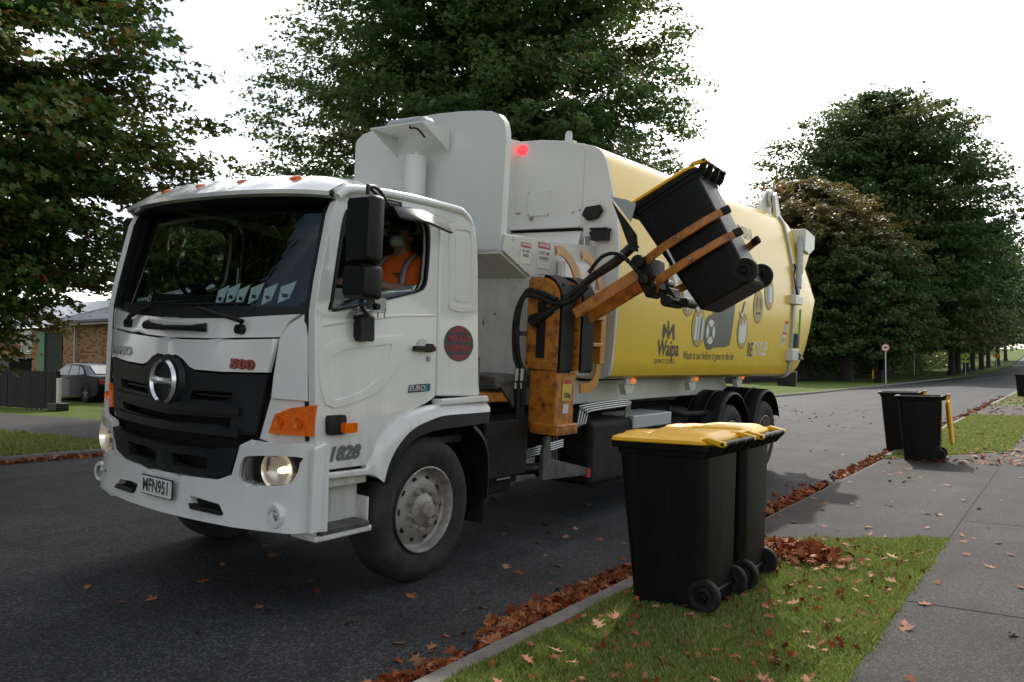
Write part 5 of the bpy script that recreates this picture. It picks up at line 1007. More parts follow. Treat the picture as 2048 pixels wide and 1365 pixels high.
for sx_ in (.535, .705): hr_.lathe([(0, .012), (.02, .012), (.028, 0)], (sx_+(.0 if sx_ > .6 else 0), .09, 2.47), (1 if sx_ > .62 else -1, 0, 0), 10)
hr_.build('ear', 'skin', pr, smooth=70)
ey = MB(); ey.box((.62, -.015, 2.50), (.13, .012, .028)); ey.build('glasses', 'cloth_dark', pr, bevel=.006)
# ------------------------------------------------------------------ wheelie bins (x: towards handle and wheels)
def make_bin(loc, rz, label, group, lid='closed', rot=None, fx=0.0):
    root = empty('wheelie_bin', loc, (0, 0, rz)); tag(root, label, 'bin', group)
    if rot is not None: root.matrix_world = rot
    def ring(z, x0, x1, hw, r): return [(a, b_, z) for a, b_ in rrect(x0, -hw, x1, hw, r, 5)]
    g_ = MB(); g_.loft([ring(.0, -.215+fx, .245, .240, .05), ring(.015, -.23+fx, .262, .252, .06), ring(.25, -.25+fx*.8, .268, .258, .06), ring(.60, -.28+fx*.4, .278, .269, .06), ring(.93, -.305, .288, .280, .06), ring(.935, -.318, .296, .288, .06), ring(.968, -.322, .300, .292, .06),
        ring(.972, -.355, .312, .305, .06), ring(1.005, -.360, .314, .308, .06), ring(1.006, -.318, .280, .272, .05), ring(.90, -.285, .265, .255, .05), ring(.05, -.18, .23, .21, .04)], True, True)
    g_.build('body', 'bin_plastic', root, smooth=32, bevel=0)
    # back rib, handle brackets and bar
    g_ = MB(); g_.cyl((.385, -.245, 1.022), (.385, .245, 1.022), .0155, 12); hbar = g_.build('handle', 'bin_plastic', root, smooth=60)
    for y in (-.235, -.08, .08, .235): MB().prism([(.30, .935), (.31, 1.0), (.37, 1.036), (.40, 1.03), (.405, 1.01), (.35, .95)], y-.012, y+.012, lambda x, z, h: (x, h, z)).build('handle_bracket', 'bin_plastic', hbar, bevel=.004)
    g_ = MB(); g_.cyl((.262, -.24, .10), (.262, .24, .10), .012, 10); g_.build('axle', 'bin_plastic', root)
    for s_ in (-1, 1):
        g_ = MB(); g_.lathe([(.03, .0), (.035, .022), (.055, .010), (.068, .022), (.082, .026), (.096, .022), (.1, .008), (.1, -.022), (.094, -.03), (.03, -.03)], (.250, s_*.236, .10), (0, s_, 0), 30); wo_ = g_.build('wheel', 'rubber', root, smooth=40)
        MB().lathe([(0, .028), (.025, .026), (.032, .012)], (.250, s_*.236, .10), (0, s_, 0), 16).build('hub_cap', 'bin_plastic', wo_)
    # lid, hinged on the handle bar
    lroot = empty('lid', (.385, 0, 1.022)); lroot.parent = root
    def lr(z, x0, x1, hw, r): return [(a-.385, b_, z-1.022) for a, b_ in rrect(x0, -hw, x1, hw, r, 5)]
    g_ = MB(); g_.loft([lr(1.010, -.362, .300, .300, .07), lr(1.016, -.368, .302, .306, .075), lr(1.034, -.362, .298, .300, .075), lr(1.048, -.335, .285, .272, .07), lr(1.054, -.30, .26, .24, .06)], True, True); g_.build('lid_shell', 'bin_lid_yellow', lroot, smooth=40)
    g_ = MB(); g_.loft([lr(1.050, -.14, .28, .225, .05), lr(1.066, -.12, .26, .205, .05), lr(1.074, -.06, .24, .185, .05)], True, True); g_.build('lid_raised_panel', 'bin_lid_yellow', lroot, smooth=40)
    g_ = MB(); g_.loft([lr(1.046, -.355, -.20, .13, .04), lr(1.058, -.345, -.215, .115, .035)], True, True); g_.build('lid_grip', 'bin_lid_yellow', lroot, smooth=40)
    for y in (-.262, .262):
        g_ = MB(); g_.prism([(-.13, 1.045-1.022), (-.085, .036), (-.02, .020), (.018, .012), (.020, -.012), (.0, -.020), (-.02, -.016), (-.07, .0)], y-.016, y+.016, lambda x, z, h: (x, h, z)); g_.build('lid_hinge', 'bin_lid_yellow', lroot, bevel=.005)
        MB().lathe([(0, .003), (.009, .003), (.010, 0)], (.002, y+math.copysign(.016, y), -.002), (0, math.copysign(1, y), 0), 12).build('hinge_pin', 'bin_plastic', lroot)
    if lid == 'open': lroot.rotation_euler = (0, R_(266), 0)
    if lid == 'ajar': lroot.rotation_euler = (0, R_(2), 0)
    return root
G = 'kerbside recycling bins'
make_bin((-2.105, 5.03, 0), R_(-1), 'nearest black wheelie bin with closed yellow lid on the grass verge', G)
make_bin((-2.09, 5.66, 0), R_(1.5), 'black wheelie bin with closed yellow lid just behind the nearest bin', G)
make_bin((-1.98, 14.30, .0), R_(4), 'black bin with yellow lid hanging open beside the driveway', G, 'open')
make_bin((-2.52, 15.9, .0), R_(6), 'black bin with open lid half hidden behind the open one by the driveway', G, 'open')
make_bin((-1.93, 44.9, 0), R_(3), 'distant black bin cut by the right edge of the photo', G, 'open')
make_bin((-12.7, 70.4, .01), R_(165), 'small far black bin with open lid under the reddish oak', G, 'open')
BP = (-2.25, 6.419, 2.008)
make_bin(BP, 0, 'black wheelie bin with yellow lid held tilted in the air by the orange arm', G, 'ajar', fx=.03, rot=Matrix.Translation(BP) @ Matrix.Rotation(R_(2.98), 4, 'Z') @ Matrix.Rotation(R_(-27.4), 4, 'Y'))
# grab belts round the lifted bin, part of the truck
GB = truck.matrix_world.inverted() @ (Matrix.Translation(BP) @ Matrix.Rotation(R_(2.98), 4, 'Z') @ Matrix.Rotation(R_(-27.4), 4, 'Y'))
gr = empty('bin_grab', (0, 0, 0)); gr.parent = T; gr.matrix_local = GB
for z, s_ in ((.62, -1), (.42, -1), (.42, 1)):
    pth = curve([(-.46, s_*.16), (-.38, s_*.285), (-.20, s_*.335), (.05, s_*.335), (.22, s_*.315), (.34, s_*.27)], 5)
    g_ = MB(); rings = []
    for i, (x, y) in enumerate(pth):
        a = pth[max(i-1, 0)]; b_ = pth[min(i+1, len(pth)-1)]; t = Vector((b_[0]-a[0], b_[1]-a[1], 0)).normalized(); n_ = Vector((-t.y, t.x, 0)); zz = z-.06+.02*i/len(pth); hh = .036-.008*i/len(pth)
        rings.append([(x+n_.x*.012, y+n_.y*.012, zz-hh), (x+n_.x*.012, y+n_.y*.012, zz+hh), (x-n_.x*.012, y-n_.y*.012, zz+hh), (x-n_.x*.012, y-n_.y*.012, zz-hh)])
    ba = g_.loft(rings).build('grab_arm', 'orange_paint', gr, smooth=40, bevel=.004)
    MB().box((.345, s_*.262, z-.04), (.075, .04, .065), Matrix.Rotation(R_(-25*s_), 3, 'Z')).build('rubber_pad', 'rubber', ba, bevel=.012)
    for k in (4, 13): MB().lathe([(0, .012), (.012, .012), (.015, 0)], (pth[k][0], pth[k][1]+s_*.012, z-.05), (0, s_, 0), 8).build('grab_bolt', 'steel', ba)
for s_ in (-1, 1): MB().cyl((-.18, s_*.335, .38), (-.18, s_*.335, .56), .014, 8).build('grab_link', 'steel', gr)
g_ = MB(); g_.box((-.48, 0, .52), (.06, .40, .28)); g_.box((-.53, 0, .42), (.10, .26, .16)); g_.cyl((-.46, -.25, .42), (-.46, .25, .42), .05, 12); g_.cyl((-.46, -.25, .62), (-.46, .25, .62), .05, 12); g_.build('grab_frame', 'greasy_black', gr, bevel=.015)
g_ = MB(); g_.cyl((-.42, -.20, .22), (-.42, .12, .22), .05, 14); g_.cyl((-.34, -.05, .17), (-.34, .22, .17), .04, 14); g_.box((-.40, 0, .27), (.07, .22, .10)); g_.build('grab_motor', 'greasy_black', gr, bevel=.01)
# ------------------------------------------------------------------ street signs
mat('post_paint', (.52, .53, .53), .45, .1); mat('sign_white', (.78, .78, .76), .4); mat('sign_red', (.50, .03, .03), .4); mat('sign_lime', (.55, .78, .03), .4); mat('sign_orange', (.75, .26, .02), .4); mat('sign_black', (.015, .015, .015), .5); mat('sign_back', (.35, .36, .36), .5, .4)
def sign_face(root, z, outline_fns, y=-.05):
    for k, (nm, poly, m_) in enumerate(outline_fns): MB().prism([(a, z+b_) for a, b_ in poly], y-.004*k-.003, y-.004*k, lambda u, v, h: (u, h, v)).build(nm, m_, root, smooth=0)
FACE = R_(12)
s1 = tag(empty('speed_sign', (-11.55, 66.5, 0), (0, 0, FACE)), 'round white and red 40 speed limit sign on a pale post', 'road sign')
MB().cyl((0, 0, -.2), (0, 0, 2.9), .045, 10).build('post', 'post_paint', s1)
sign_face(s1, 2.70, [('sign_disc', ellipse(0, 0, .29, .29, 36), 'sign_red'), ('sign_inner', ellipse(0, 0, .225, .225, 36), 'sign_white')])
text_mesh('40', .27, lambda u, v: (u, -.062, 2.70+v), 'sign_numeral', 'sign_black', s1, bold=.012)
s2 = tag(empty('crossing_sign', (-11.5, 121, rise(121)), (0, 0, FACE)), 'bright lime diamond pedestrian sign on a post beyond the crossing', 'road sign')
MB().cyl((0, 0, -.2), (0, 0, 2.2), .05, 10).build('post', 'post_paint', s2)
sign_face(s2, 2.5, [('sign_diamond', [(0, -.56), (.56, 0), (0, .56), (-.56, 0)], 'sign_black'), ('sign_field', [(0, -.53), (.53, 0), (0, .53), (-.53, 0)], 'sign_lime')])
sign_face(s2, 2.5, [('walker_head', ellipse(.02, .25, .055, .06, 14), 'sign_black'), ('walker_body', [(-.06, .17), (.08, .17), (.10, .0), (.17, -.26), (.09, -.28), (.02, -.06), (-.10, -.28), (-.17, -.24), (-.05, .0), (-.05, .08), (-.14, .02), (-.17, .06)], 'sign_black'), ('walker_arm', [(.07, .16), (.19, .02), (.15, -.02), (.06, .08)], 'sign_black')], -.062)
sign_face(s2, 1.80, [('sub_plate', [(-.42, -.13), (.42, -.13), (.42, .13), (-.42, .13)], 'sign_lime')])
s3 = tag(empty('warning_sign', (-11.5, 173.5, rise(173.5)), (0, 0, FACE)), 'small orange diamond sign on a post far up the hill', 'road sign')
MB().cyl((0, 0, -.2), (0, 0, 2.0), .06, 8).build('post', 'post_paint', s3)
sign_face(s3, 2.4, [('sign_diamond', [(0, -.62), (.62, 0), (0, .62), (-.62, 0)], 'sign_orange'), ('sign_mark', [(-.10, -.3), (.10, -.3), (.10, .12), (.22, .12), (0, .36), (-.22, .12), (-.10, .12)], 'sign_black')])
s4 = tag(empty('street_post', (-17.5, 121, 0)), 'slim pale street name post left of the lime sign', 'post')
MB().cyl((0, 0, -.2), (0, 0, 2.9), .05, 10).build('post', 'post_paint', s4); MB().box((0, 0, 2.85), (.5, .03, .16), Matrix.Rotation(R_(80), 3, 'Z')).build('name_blade', 'sign_back', s4)

# ------------------------------------------------------------------ dark paling fence, mailbox post, house, car on the left
mat('dark_timber', (.020, .018, .018), .85, c2=(.034, .030, .028), nscale=4, stretch=(9, 9, .8), bump=.4, bscale=30)
fe = tag(empty('paling_fence', (-26.9, 13.65, .02)), 'dark stained timber paling fence at the left edge beside the side driveway', 'fence')
pal = MB().box((0, 0, .63), (.148, .022, 1.24)); po = pal.build('paling', 'dark_timber', fe, bevel=.004); po.location = (-.10, 0, 0)
for k in range(1, 34): c = po.copy(); COL.objects.link(c); c.parent = fe; c.location = (-.10-k*.158, random.uniform(-.006, .006), random.uniform(-.015, .015)); c.rotation_euler = (0, R_(random.uniform(-.5, .5)), 0)
MB().box2((-5.4, .012, .25), (0, .06, .35)).build('fence_rail', 'dark_timber', fe); MB().box2((-5.4, .012, .95), (0, .06, 1.05)).build('fence_rail', 'dark_timber', fe)
MB().box2((-.02, -.06, 0), (.12, .08, 1.26)).build('fence_post', 'dark_timber', fe, bevel=.01)
mb = tag(empty('number_post', (-26.45, 13.5, .02)), 'white post on a black block beside the fence end', 'post')
MB().box2((-.06, -.04, .2), (.10, .04, 1.02)).build('post', 'sign_white', mb, bevel=.01); MB().box2((-.28, -.2, 0), (.28, .2, .24)).build('block', 'sign_black', mb, bevel=.02)
pbx = tag(empty('stacked_box', (-32.0, 14.7, .1)), 'black storage box standing behind the dark fence', 'box')
MB().box2((-.55, -.4, 0), (.55, .4, 1.55)).build('box_body', 'sign_black', pbx, bevel=.03); MB().box2((-.6, -.45, 1.55), (.6, .45, 1.62)).build('box_lid', 'black_plastic', pbx, bevel=.02)

ho = tag(empty('brick_house', (-40.0, 19.5, .3)), 'low brick house with rusting grey iron hip roof behind the car', 'house')
mat('mortar', (.30, .26, .21), .9)
m, N, L, b = nodes_of('brick'); setin(b, Roughness=.85); oi = N.new('ShaderNodeObjectInfo'); r = ramp(N, [(0, (.40, .26, .13)), (.40, (.44, .27, .14)), (.55, (.38, .17, .09)), (.85, (.31, .11, .06)), (1, (.22, .08, .05))]); L.new(oi.outputs['Random'], r.inputs[0])
n1 = noise(N, L, 30, 4, .6); mr = ramp(N, [(.3, (.8, .8, .8)), (.7, (1.1, 1.1, 1.1))]); L.new(n1.outputs[0], mr.inputs[0]); mu = N.new('ShaderNodeMixRGB'); mu.blend_type = 'MULTIPLY'; mu.inputs[0].default_value = 1; L.new(r.outputs[0], mu.inputs[1]); L.new(mr.outputs[0], mu.inputs[2]); L.new(mu.outputs[0], b.inputs['Base Color'])
m, N, L, b = nodes_of('brick_mass'); setin(b, Roughness=.85); gi = N.new('ShaderNodeNewGeometry'); r = ramp(N, [(0, (.40, .26, .13)), (.40, (.44, .27, .14)), (.55, (.38, .17, .09)), (.85, (.31, .11, .06)), (1, (.22, .08, .05))]); L.new(gi.outputs['Random Per Island'], r.inputs[0]); L.new(r.outputs[0], b.inputs['Base Color'])
HX0, HX1, EZ = 3.0, 14.0, 3.08                     # wall extent along the street view, eave height
wall = MB().box2((HX0, .05, 0), (HX1, 8, EZ)).build('wall', 'mortar', ho)
bk = MB().box((0, 0, 0), (.225, .03, .070)); bme = None; cnt = 0; rest = MB(); win_r = []
for row in range(34):
    z = .04+row*.086
    if z > EZ-.08: break
    x = HX0+(.12 if row % 2 else 0)
    while x < HX1-.2:
        if any(a-.1 < x+.1 < c+.1 and b_-.05 < z < d_ for a, b_, c, d_ in win_r): x += .237; continue
        # the visible stretch (above the car and fence, left of the cab) is built brick by brick
        if 3.0 <= x < 8.4 and z > 1.55 and cnt < 300:
            if bme is None: o = bk.build('brick', 'brick', wall, smooth=0); bme = o.data
            else: o = bpy.data.objects.new('brick', bme); COL.objects.link(o); o.parent = wall
            o.location = (x+.115, .05-.012+random.uniform(-.002, .002), z+.035); cnt += 1
        else: rest.box((x+.115, .05-.012, z+.035), (.225, .03, .070))
        x += .237
tag(rest.build('brickwork', 'brick_mass', wall, smooth=0), kind='stuff'); mat('car_glass', (.10, .13, .14), .05, .0, coat=1.0)
WY = 2.2; wg = MB().box2((-14, WY, 0), (HX0+.5, 9, EZ)).build('wing_wall', 'mortar', ho); wb = MB()
for row in range(34):
    z = .04+row*.086; x = -9+(.12 if row % 2 else 0)
    while x < HX0-.1 and z < EZ-.1:
        if not (-6.5 < x+.1 < -5.2 and 1.75 < z < 2.95): wb.box((x+.115, WY-.012, z+.035), (.225, .03, .070))
        x += .237
tag(wb.build('brickwork', 'brick_mass', wg, smooth=0), kind='stuff')
wo_ = MB().box2((-6.4, WY-.02, 1.8), (-5.3, WY+.01, 2.95)).build('window', 'sign_white', ho, bevel=.01); MB().box2((-6.3, WY-.032, 1.9), (-5.4, WY-.024, 2.85)).build('pane', 'car_glass' if 'car_glass' in MATS else 'grey_print', wo_); MB().box2((-6.5, WY-.1, 1.72), (-5.2, WY+.02, 1.8)).build('sill', 'sign_white', wo_)
wr_ = MB(); wr_.add([(-15, WY-.6, EZ), (HX0+1.5, WY-.6, EZ), (HX0+5, WY+3.2, EZ+1.6), (-15, WY+3.2, EZ+1.6)], [(0, 1, 2, 3)]); 
mat('green_board', (.10, .24, .13), .6); MB().box2((-4.4, WY-.12, .2), (-3.75, WY+.06, 2.85)).build('green_post', 'green_board', ho, bevel=.01)
MB().box2((-3.75, WY-.06, .2), (-2.1, WY+.06, 2.8)).build('entry_recess', 'dark_interior', ho)
mat('roof_iron', (.42, .44, .48), .45, .35, c2=(.36, .37, .40), nscale=2, c3=(.22, .085, .045), lo=.50, hi=.70, stretch=(3, .8, 3))
wr_.build('wing_roof', 'roof_iron', ho, smooth=0)
rfm = MB(); ez = EZ; ov = .6; pts = {'a': (HX0-ov, -ov, ez), 'b': (HX1+ov, -ov, ez), 'c': (HX1+ov, 8.6, ez), 'd': (HX0-ov, 8.6, ez), 'e': (HX0+4.0, 4, ez+1.75), 'f': (HX1-4.0, 4, ez+1.75)}
k_ = list(pts); rfm.add([pts[q] for q in k_], [(0, 1, 5, 4), (1, 2, 5), (2, 3, 4, 5), (3, 0, 4)]); ro_ = rfm.build('roof', 'roof_iron', ho, smooth=0)
for x in np.arange(HX0-.4, HX1+.5, .30):
    t = min(1.0, max(0.02, (x-HX0+ov)/(4+ov), ), (HX1+ov-x)/(4+ov)); t = max(.02, min(1, t)); g_ = MB(); g_.tube([(x, -ov, ez+.012), (x, -ov+(4+ov)*t, ez+1.75*t+.012)], .022, 5); g_.build('roof_rib', 'roof_iron', ro_, smooth=60)
MB().tube([(HX1+ov, -ov, ez+.02), (HX1-4, 4, ez+1.78)], .06, 6).build('hip_cap', 'roof_iron', ro_); MB().tube([(HX0-ov, -ov, ez+.02), (HX0+4, 4, ez+1.78)], .06, 6).build('hip_cap', 'roof_iron', ro_)
MB().box2((HX0-ov, -ov-.12, ez-.12), (HX1+ov, -ov, ez+.01)).build('gutter', 'grey_metal', ro_, bevel=.02); MB().box2((HX0-ov, -ov+.01, ez-.2), (HX1+ov, -.0, ez-.12)).build('soffit', 'sign_back', ro_)
MB().cyl((3.35, -.10, .2), (3.35, -.10, EZ-.1), .045, 10).build('downpipe', 'post_paint', ho)

# parked sedan, tail towards the truck
mat('car_paint', (.010, .009, .018), .35, .0, coat=.25, spec=.3); mat('car_glass', (.10, .13, .14), .05, .0, coat=1.0)
car = tag(empty('parked_car', (-30.75, 16.85, .10), (0, 0, R_(178))), 'dark sedan parked on the lawn in front of the brick house', 'car')
# profile along length (x: nose +), lofted over width
side_p = [(-2.33, .42), (-2.36, .62), (-2.34, .86), (-2.25, .955), (-1.75, .985), (-1.55, 1.0), (-1.05, 1.335), (-.75, 1.40), (-.1, 1.425), (.35, 1.38), (.75, 1.18), (1.12, .965), (1.6, .90), (2.1, .80), (2.3, .66), (2.33, .45), (2.28, .25), (1.78, .22), (-1.8, .22), (-2.25, .28)]
def car_ring(y, k): 
    return [(x*(1-.02*k), y*(1.0 if z < .95 else 1-.20*(z-.95)/.47), z-(.02*k if z > .95 else 0)) for x, z in side_p]
cb = MB(); cb.loft([car_ring(-.88, 1), car_ring(-.85, .3), car_ring(-.6, 0), car_ring(0, -.3), car_ring(.6, 0), car_ring(.85, .3), car_ring(.88, 1)], True, True); cbo = cb.build('car_body', 'car_paint', car, smooth=40)
for s_ in (-1, 1):
    for nm, poly in (('front_window', [(.95, .985), (.30, 1.325), (-.12, 1.345), (-.14, .99)]), ('rear_window', [(-.20, .99), (-.18, 1.345), (-.72, 1.325), (-.92, 1.0)]), ('quarter_window', [(-.97, 1.01), (-.79, 1.30), (-1.03, 1.25), (-1.30, 1.03)])):
        MB().prism(poly, .0, .012, lambda x, z, h: (x, s_*((.88-.20*.88*(z-.95)/.47)*1.0+h-.002), z)).build(nm, 'car_glass', car, smooth=0)
    for x in (-1.45, 1.35):
        MB().lathe([(.0, -.02), (.36, -.02), (.365, .006)], (x, s_*.875, .33), (0, s_, 0), 28).build('wheel_arch', 'black_gap', car)
        wr = empty('wheel', (x, s_*.80, .315)); wr.parent = car
        MB().lathe([(.20, .09), (.235, .10), (.295, .09), (.315, .06), (.315, -.08), (.2, -.1)], (0, 0, 0), (0, s_, 0), 32).build('tyre', 'tyre_rubber', wr); MB().lathe([(.0, .04), (.2, .03), (.215, .09)], (0, 0, 0), (0, s_, 0), 28).build('rim_dish', 'black_gap', wr)
        for q in range(5):
            a = 2*math.pi*q/5+.3; MB().prism(stroke([(.03*math.cos(a), .03*math.sin(a)), (.205*math.cos(a), .205*math.sin(a))], .055), .06, .085, lambda u, v, h: (u, s_*h, v)).build('rim_spoke', 'light_grey_metal', wr)
    MB().box2((-2.36, s_*.50, .66), (-2.28, s_*.84, .84)).build('tail_light', mat('tail_red', (.35, .01, .015), .2, coat=1.0) if 'tail_red' not in MATS else 'tail_red', car, bevel=.02)
    MB().box((.75, s_*.98, 1.0), (.12, .18, .12)).build('wing_mirror', 'car_paint', car, bevel=.03)
    for x in (-.05, -.85): MB().box((x-.02, s_*.905, .86), (.16, .03, .03)).build('door_handle', 'car_paint', car, bevel=.008)
MB().prism([(-1.50, 1.015), (-1.07, 1.31), (-1.10, 1.32), (-1.53, 1.025)], -.55, .55, lambda x, z, h: (x, h, z+.012)).build('rear_screen', 'car_glass', car)
MB().box2((-2.345, -.26, .58), (-2.355+.03, .26, .70)).build('number_plate', 'white_print', car)

# far boundary fence behind the street trees (palings too small to pick apart)
ff = tag(empty('boundary_fence', (-21.5, 60, 0)), 'long dark paling fence in the shade behind the street oaks', 'fence')
g_ = MB()
for k in range(420):
    y = k*.155; g_.box((-.03*y*0+random.uniform(-.01, .01), y, .85+rise(60+y)), (.02, .146, 1.7+random.uniform(-.03, .03)))
tag(g_.build('paling_run', 'dark_timber', ff, smooth=0), kind='stuff'); MB().box2((.02, 0, .3), (.08, 38, .4)).build('fence_rail', 'dark_timber', ff)
hd_ = tag(empty('garden_hedge', (-19.5, 88, 0)), 'tall rough hedge in the shade behind the street oaks', 'hedge')
rr_ = np.random.default_rng(5); NH = 30000; P = np.stack([-3+rr_.normal(0, 1.2, NH), -5+rr_.random(NH)**1.3*230, rr_.random(NH)**.8*5.4], 1); P[:, 2] *= .75+.25*np.sin(P[:, 1]*.55); P[:, 0] += np.sin(P[:, 1]*.4); P[:, 2] += np.array([rise(88+a) for a in P[:, 1]]); leaf_cloud('foliage', P, rr_.normal(size=(NH, 3))+np.array([0, 0, .6]), .48, LEAF4, 'oak_leaf_far', hd_, 5)

# ------------------------------------------------------------------ fallen leaves
def fallen_shape():
    half = [(.0, 0), (.035, .16), (.20, .18), (.33, .10), (.22, .27), (.10, .36), (.27, .46), (.42, .50), (.24, .56), (.11, .62), (.20, .78), (.14, .80), (.05, .88), (.0, 1.05)]
    return np.array([(a, b_-.5) for a, b_ in half]+[(-a, b_-.5) for a, b_ in half[-2:0:-1]])
FS = fallen_shape()
def leaf_colour(name, stops, per='island'):
    m = bpy.data.materials.new(name); m.use_nodes = True; N = m.node_tree.nodes; L = m.node_tree.links; b = N['Principled BSDF']; MATS[name] = m
    if per == 'island': s_ = N.new('ShaderNodeNewGeometry').outputs['Random Per Island']
    else: s_ = N.new('ShaderNodeObjectInfo').outputs['Random']
    r = ramp(N, stops); L.new(s_, r.inputs[0]); L.new(r.outputs[0], b.inputs['Base Color']); setin(b, Roughness=.7, Specular_IOR_Level=.2); return m
ST = [(0, (.16, .040, .016)), (.4, (.26, .078, .026)), (.7, (.33, .13, .055)), (.9, (.36, .18, .09)), (1, (.40, .25, .15))]
leaf_colour('fallen_leaf', ST); leaf_colour('fallen_leaf_single', ST, 'object'); leaf_colour('gutter_leaf', [(0, (.15, .032, .012)), (.5, (.29, .075, .022)), (.8, (.38, .13, .045)), (1, (.46, .25, .13))])
lm = []
for v in range(6):
    r_ = np.random.default_rng(100+v); sh = FS.copy(); sh[:, 0] *= r_.uniform(.8, 1.15); cu = r_.uniform(.25, .85); tw = r_.uniform(-.5, .5)
    z = cu*(sh[:, 0]**2)*1.1+r_.uniform(.1, .5)*(sh[:, 1]**2)*.8+tw*sh[:, 0]*sh[:, 1]; z = z-z.min()
    me = bpy.data.meshes.new('oak_leaf'); me.from_pydata([(a, b_, c_) for (a, b_), c_ in zip(sh, z)], [], [tuple(range(len(sh)))]); me.materials.append(MATS['fallen_leaf_single']); me.polygons.foreach_set('use_smooth', [True]); lm.append(me)
zones = [('dry brown oak leaf lying on the asphalt road beside the gutter', 'single leaves on the road', 60, lambda: (KERB-abs(random.gauss(0, 1))*1.3-.15, random.uniform(2.6, 7.0)), lambda x, y: road_z(x, y)),
         ('curled pale brown oak leaf lying on the grass verge near the bins', 'single leaves on the verge', 125, lambda: (random.uniform(-2.42, -.95), random.uniform(2.4, 7.2)), lambda x, y: .035),
         ('pale dry oak leaf lying on the asphalt driveway crossing', 'single leaves on the driveway', 60, lambda: (random.uniform(-2.4, -.2), random.uniform(7.6, 14)), lambda x, y: .012),
         ('dry oak leaf lying on the dark asphalt footpath', 'single leaves on the footpath', 26, lambda: (random.uniform(-.88, .3), random.uniform(2.6, 8)), lambda x, y: .012)]
for lb, gp, n_, fx, fz in zones:
    for k in range(n_):
        x, y = fx(); o = bpy.data.objects.new('oak_leaf', lm[k % 6]); COL.objects.link(o); s_ = random.uniform(.05, .105)
        o.location = (x, y, fz(x, y)+.004); o.rotation_euler = (R_(random.uniform(-22, 22)), R_(random.uniform(-22, 22)), random.uniform(0, 6.28)); o.scale = (s_, s_, s_); tag(o, lb, 'leaf', gp)
def heap(name, P, Nrm, size, m_, label, seed):
    o = leaf_cloud(name, P, Nrm, size, FS, m_, None, seed, curl=.22); tag(o, label, 'leaves', kind='stuff'); return o
r_ = np.random.default_rng(9)
def gutter(n_, y0, y1, seed, spread=.16):
    r2 = np.random.default_rng(seed); y = r2.uniform(y0, y1, n_); den = .5+.5*np.sin(y*2.3)*np.sin(y*.9+1); keep = r2.random(n_) < .12+.88*np.clip(den*1.6-.25, 0, 1); y = y[keep]; x = KERB-.015-np.abs(r2.normal(0, spread, len(y))); h = np.clip(.075*np.exp(-((KERB-x)/.16)), 0, .08)
    z = np.array([road_z(a, b_) for a, b_ in zip(x, y)])+.008+r2.random(len(y))*h; N2 = r2.normal(size=(len(y), 3))*.65+np.array([0, 0, .8]); return np.stack([x, y, z], 1), N2
P, N2 = gutter(3700, 1.8, 7.2, 3, .125); heap('gutter_leaves', P, N2, .105, 'gutter_leaf', 'red brown leaves heaped along the gutter in front of the bins', 3)
P, N2 = gutter(1700, 8.0, 20, 4, .09); heap('gutter_leaves', P, N2, .105, 'gutter_leaf', 'thin line of brown leaves in the gutter across the driveway', 4)
P, N2 = gutter(1500, 20, 46, 5, .14); heap('gutter_leaves', P, N2, .11, 'fallen_leaf', 'leaves strewn in the gutter beyond the open bins', 5)
c = r_.normal(size=(420, 2))*np.array([.26, .13])+np.array([-1.93, 6.55]); heap('leaf_pile', np.stack([c[:, 0], c[:, 1], .03+r_.random(420)*.07], 1), r_.normal(size=(420, 3))*.6+np.array([0, 0, .7]), .105, 'gutter_leaf', 'small pile of red brown leaves on the grass behind the bins', 6)
n_ = 520; c = np.stack([r_.uniform(-2.42, -.92, n_), r_.uniform(2.2, 7.4, n_), .012+r_.random(n_)*.03], 1); heap('leaf_litter', c, r_.normal(size=(n_, 3))*.7+np.array([0, 0, .8]), .055, 'gutter_leaf', 'small broken leaf pieces sunk in the near grass', 12)
n_ = 1500; c = np.stack([r_.uniform(-2.4, .6, n_), 14+r_.random(n_)**1.6*30, np.full(n_, .03)], 1); heap('verge_leaves', c, r_.normal(size=(n_, 3))*.35+np.array([0, 0, 1]), .11, 'fallen_leaf', 'scattered dry leaves on the far part of the verge', 7)
n_ = 330; yy = r_.uniform(7.4, 30, n_); xx = r_.uniform(KERB-7, KERB-.2, n_); c = np.stack([xx, yy, np.array([road_z(a, b_) for a, b_ in zip(xx, yy)])+.012], 1); heap('road_leaves', c, r_.normal(size=(n_, 3))*.3+np.array([0, 0, 1]), .10, 'fallen_leaf', 'scattered dry leaves over the road behind the truck', 8)
n_ = 1500; yy = r_.uniform(-3, 9, n_); xx = np.array([xL(a) for a in yy])-.3-r_.random(n_)*7; c = np.stack([xx, yy, np.full(n_, .02)], 1); heap('far_verge_leaves', c, r_.normal(size=(n_, 3))*.3+np.array([0, 0, 1]), .11, 'fallen_leaf', 'dry leaves on the grass across the road', 9)
n_ = 1900; yy = r_.uniform(-4, 14, n_); xx = np.array([xL(a) for a in yy])+.03+np.abs(r_.normal(0, .16, n_)); c = np.stack([xx, yy, np.array([road_z(a, b_) for a, b_ in zip(xx, yy)])+.01+r_.random(n_)*.05], 1); heap('far_gutter_leaves', c, r_.normal(size=(n_, 3))*.6+np.array([0, 0, .8]), .11, 'gutter_leaf', 'red brown leaves in the gutter across the road', 10)

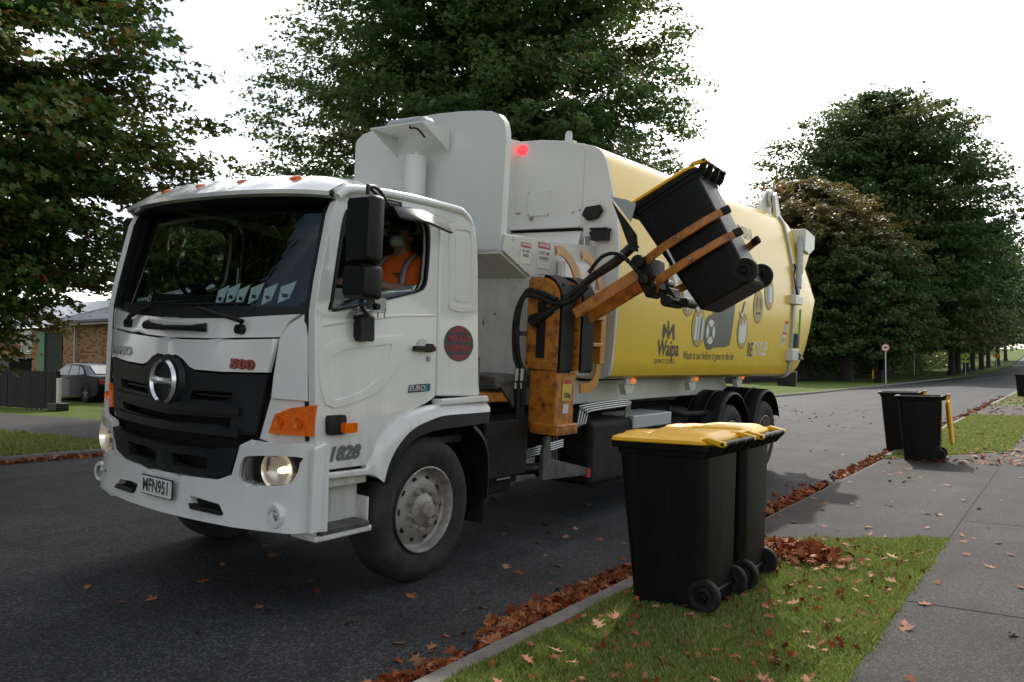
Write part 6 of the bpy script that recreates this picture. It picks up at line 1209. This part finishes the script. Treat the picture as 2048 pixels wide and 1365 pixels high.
# ------------------------------------------------------------------ grass blades
m = bpy.data.materials.new('grass_blade'); m.use_nodes = True; N = m.node_tree.nodes; L = m.node_tree.links; b = N['Principled BSDF']; MATS['grass_blade'] = m
gi = N.new('ShaderNodeNewGeometry'); r = ramp(N, [(0, (.12, .175, .028)), (.45, (.18, .255, .042)), (.72, (.25, .31, .062)), (.90, (.34, .32, .12)), (1, (.42, .37, .20))]); L.new(gi.outputs['Random Per Island'], r.inputs[0]); L.new(r.outputs[0], b.inputs['Base Color']); setin(b, Roughness=.45)
t = N.new('ShaderNodeBsdfTranslucent'); L.new(r.outputs[0], t.inputs[0]); ms = N.new('ShaderNodeMixShader'); ms.inputs[0].default_value = .35; L.new(b.outputs[0], ms.inputs[1]); L.new(t.outputs[0], ms.inputs[2]); L.new(ms.outputs[0], N['Material Output'].inputs[0])
def grass(name, x, y, z, h, seed, label):
    r_ = np.random.default_rng(seed); n = len(x); a = r_.uniform(0, 2*np.pi, n); hh = h*r_.uniform(.5, 1.3, n); w = .0022+.0016*r_.random(n)+.0007*np.sqrt(x**2+y**2)*.6; l = r_.uniform(.2, 1.0, n)*hh; d = r_.uniform(0, 2*np.pi, n)
    A = np.stack([x-np.cos(a)*w, y-np.sin(a)*w, z], 1); B = np.stack([x+np.cos(a)*w, y+np.sin(a)*w, z], 1); Cc = np.stack([x+np.cos(d)*l, y+np.sin(d)*l, z+hh], 1)
    co = np.stack([A, B, Cc], 1).reshape(-1, 3); me = bpy.data.meshes.new(name); me.vertices.add(3*n); me.vertices.foreach_set('co', co.astype(np.float32).ravel()); me.loops.add(3*n); me.loops.foreach_set('vertex_index', np.arange(3*n, dtype=np.int32)); me.polygons.add(n); me.polygons.foreach_set('loop_start', np.arange(0, 3*n, 3, dtype=np.int32)); me.polygons.foreach_set('loop_total', np.full(n, 3, np.int32)); me.update(calc_edges=True)
    o = bpy.data.objects.new(name, me); COL.objects.link(o); me.materials.append(MATS['grass_blade']); tag(o, label, 'grass', kind='stuff')
r_ = np.random.default_rng(31); n_ = 170000; x = r_.uniform(-2.47, -.86, n_); y = 2.0+r_.random(n_)**1.25*6.0; edge = 6.85+(x+2.47)*.73+r_.normal(0, .03, n_); k = (y < edge) & (x < -.90+np.abs(r_.normal(0, .03, n_))-.02); x, y = x[k], y[k]
cl_ = np.sin(x*5+1)*np.sin(y*4.1)+np.sin(x*11+y*9); grass('verge_grass', x, y, np.full(len(x), -.002), .027+.010*np.clip(cl_, -.8, 1.5), 1, 'short green grass on the near verge round the bins')
n_ = 90000; x = r_.uniform(-2.47, -.9, n_); y = 14.0+r_.random(n_)**1.3*13.5; k = y > 14.0+(x+2.47)*1.55; grass('verge_grass', x[k], y[k], np.full(k.sum(), -.002), .04, 2, 'short grass on the verge past the driveway')
n_ = 70000; y = r_.uniform(-4, 8.9, n_); x = np.array([xL(a) for a in y])-.16-r_.random(n_)*9; grass('verge_grass', x, y, np.zeros(n_), .06, 3, 'grass on the verge across the road at left')
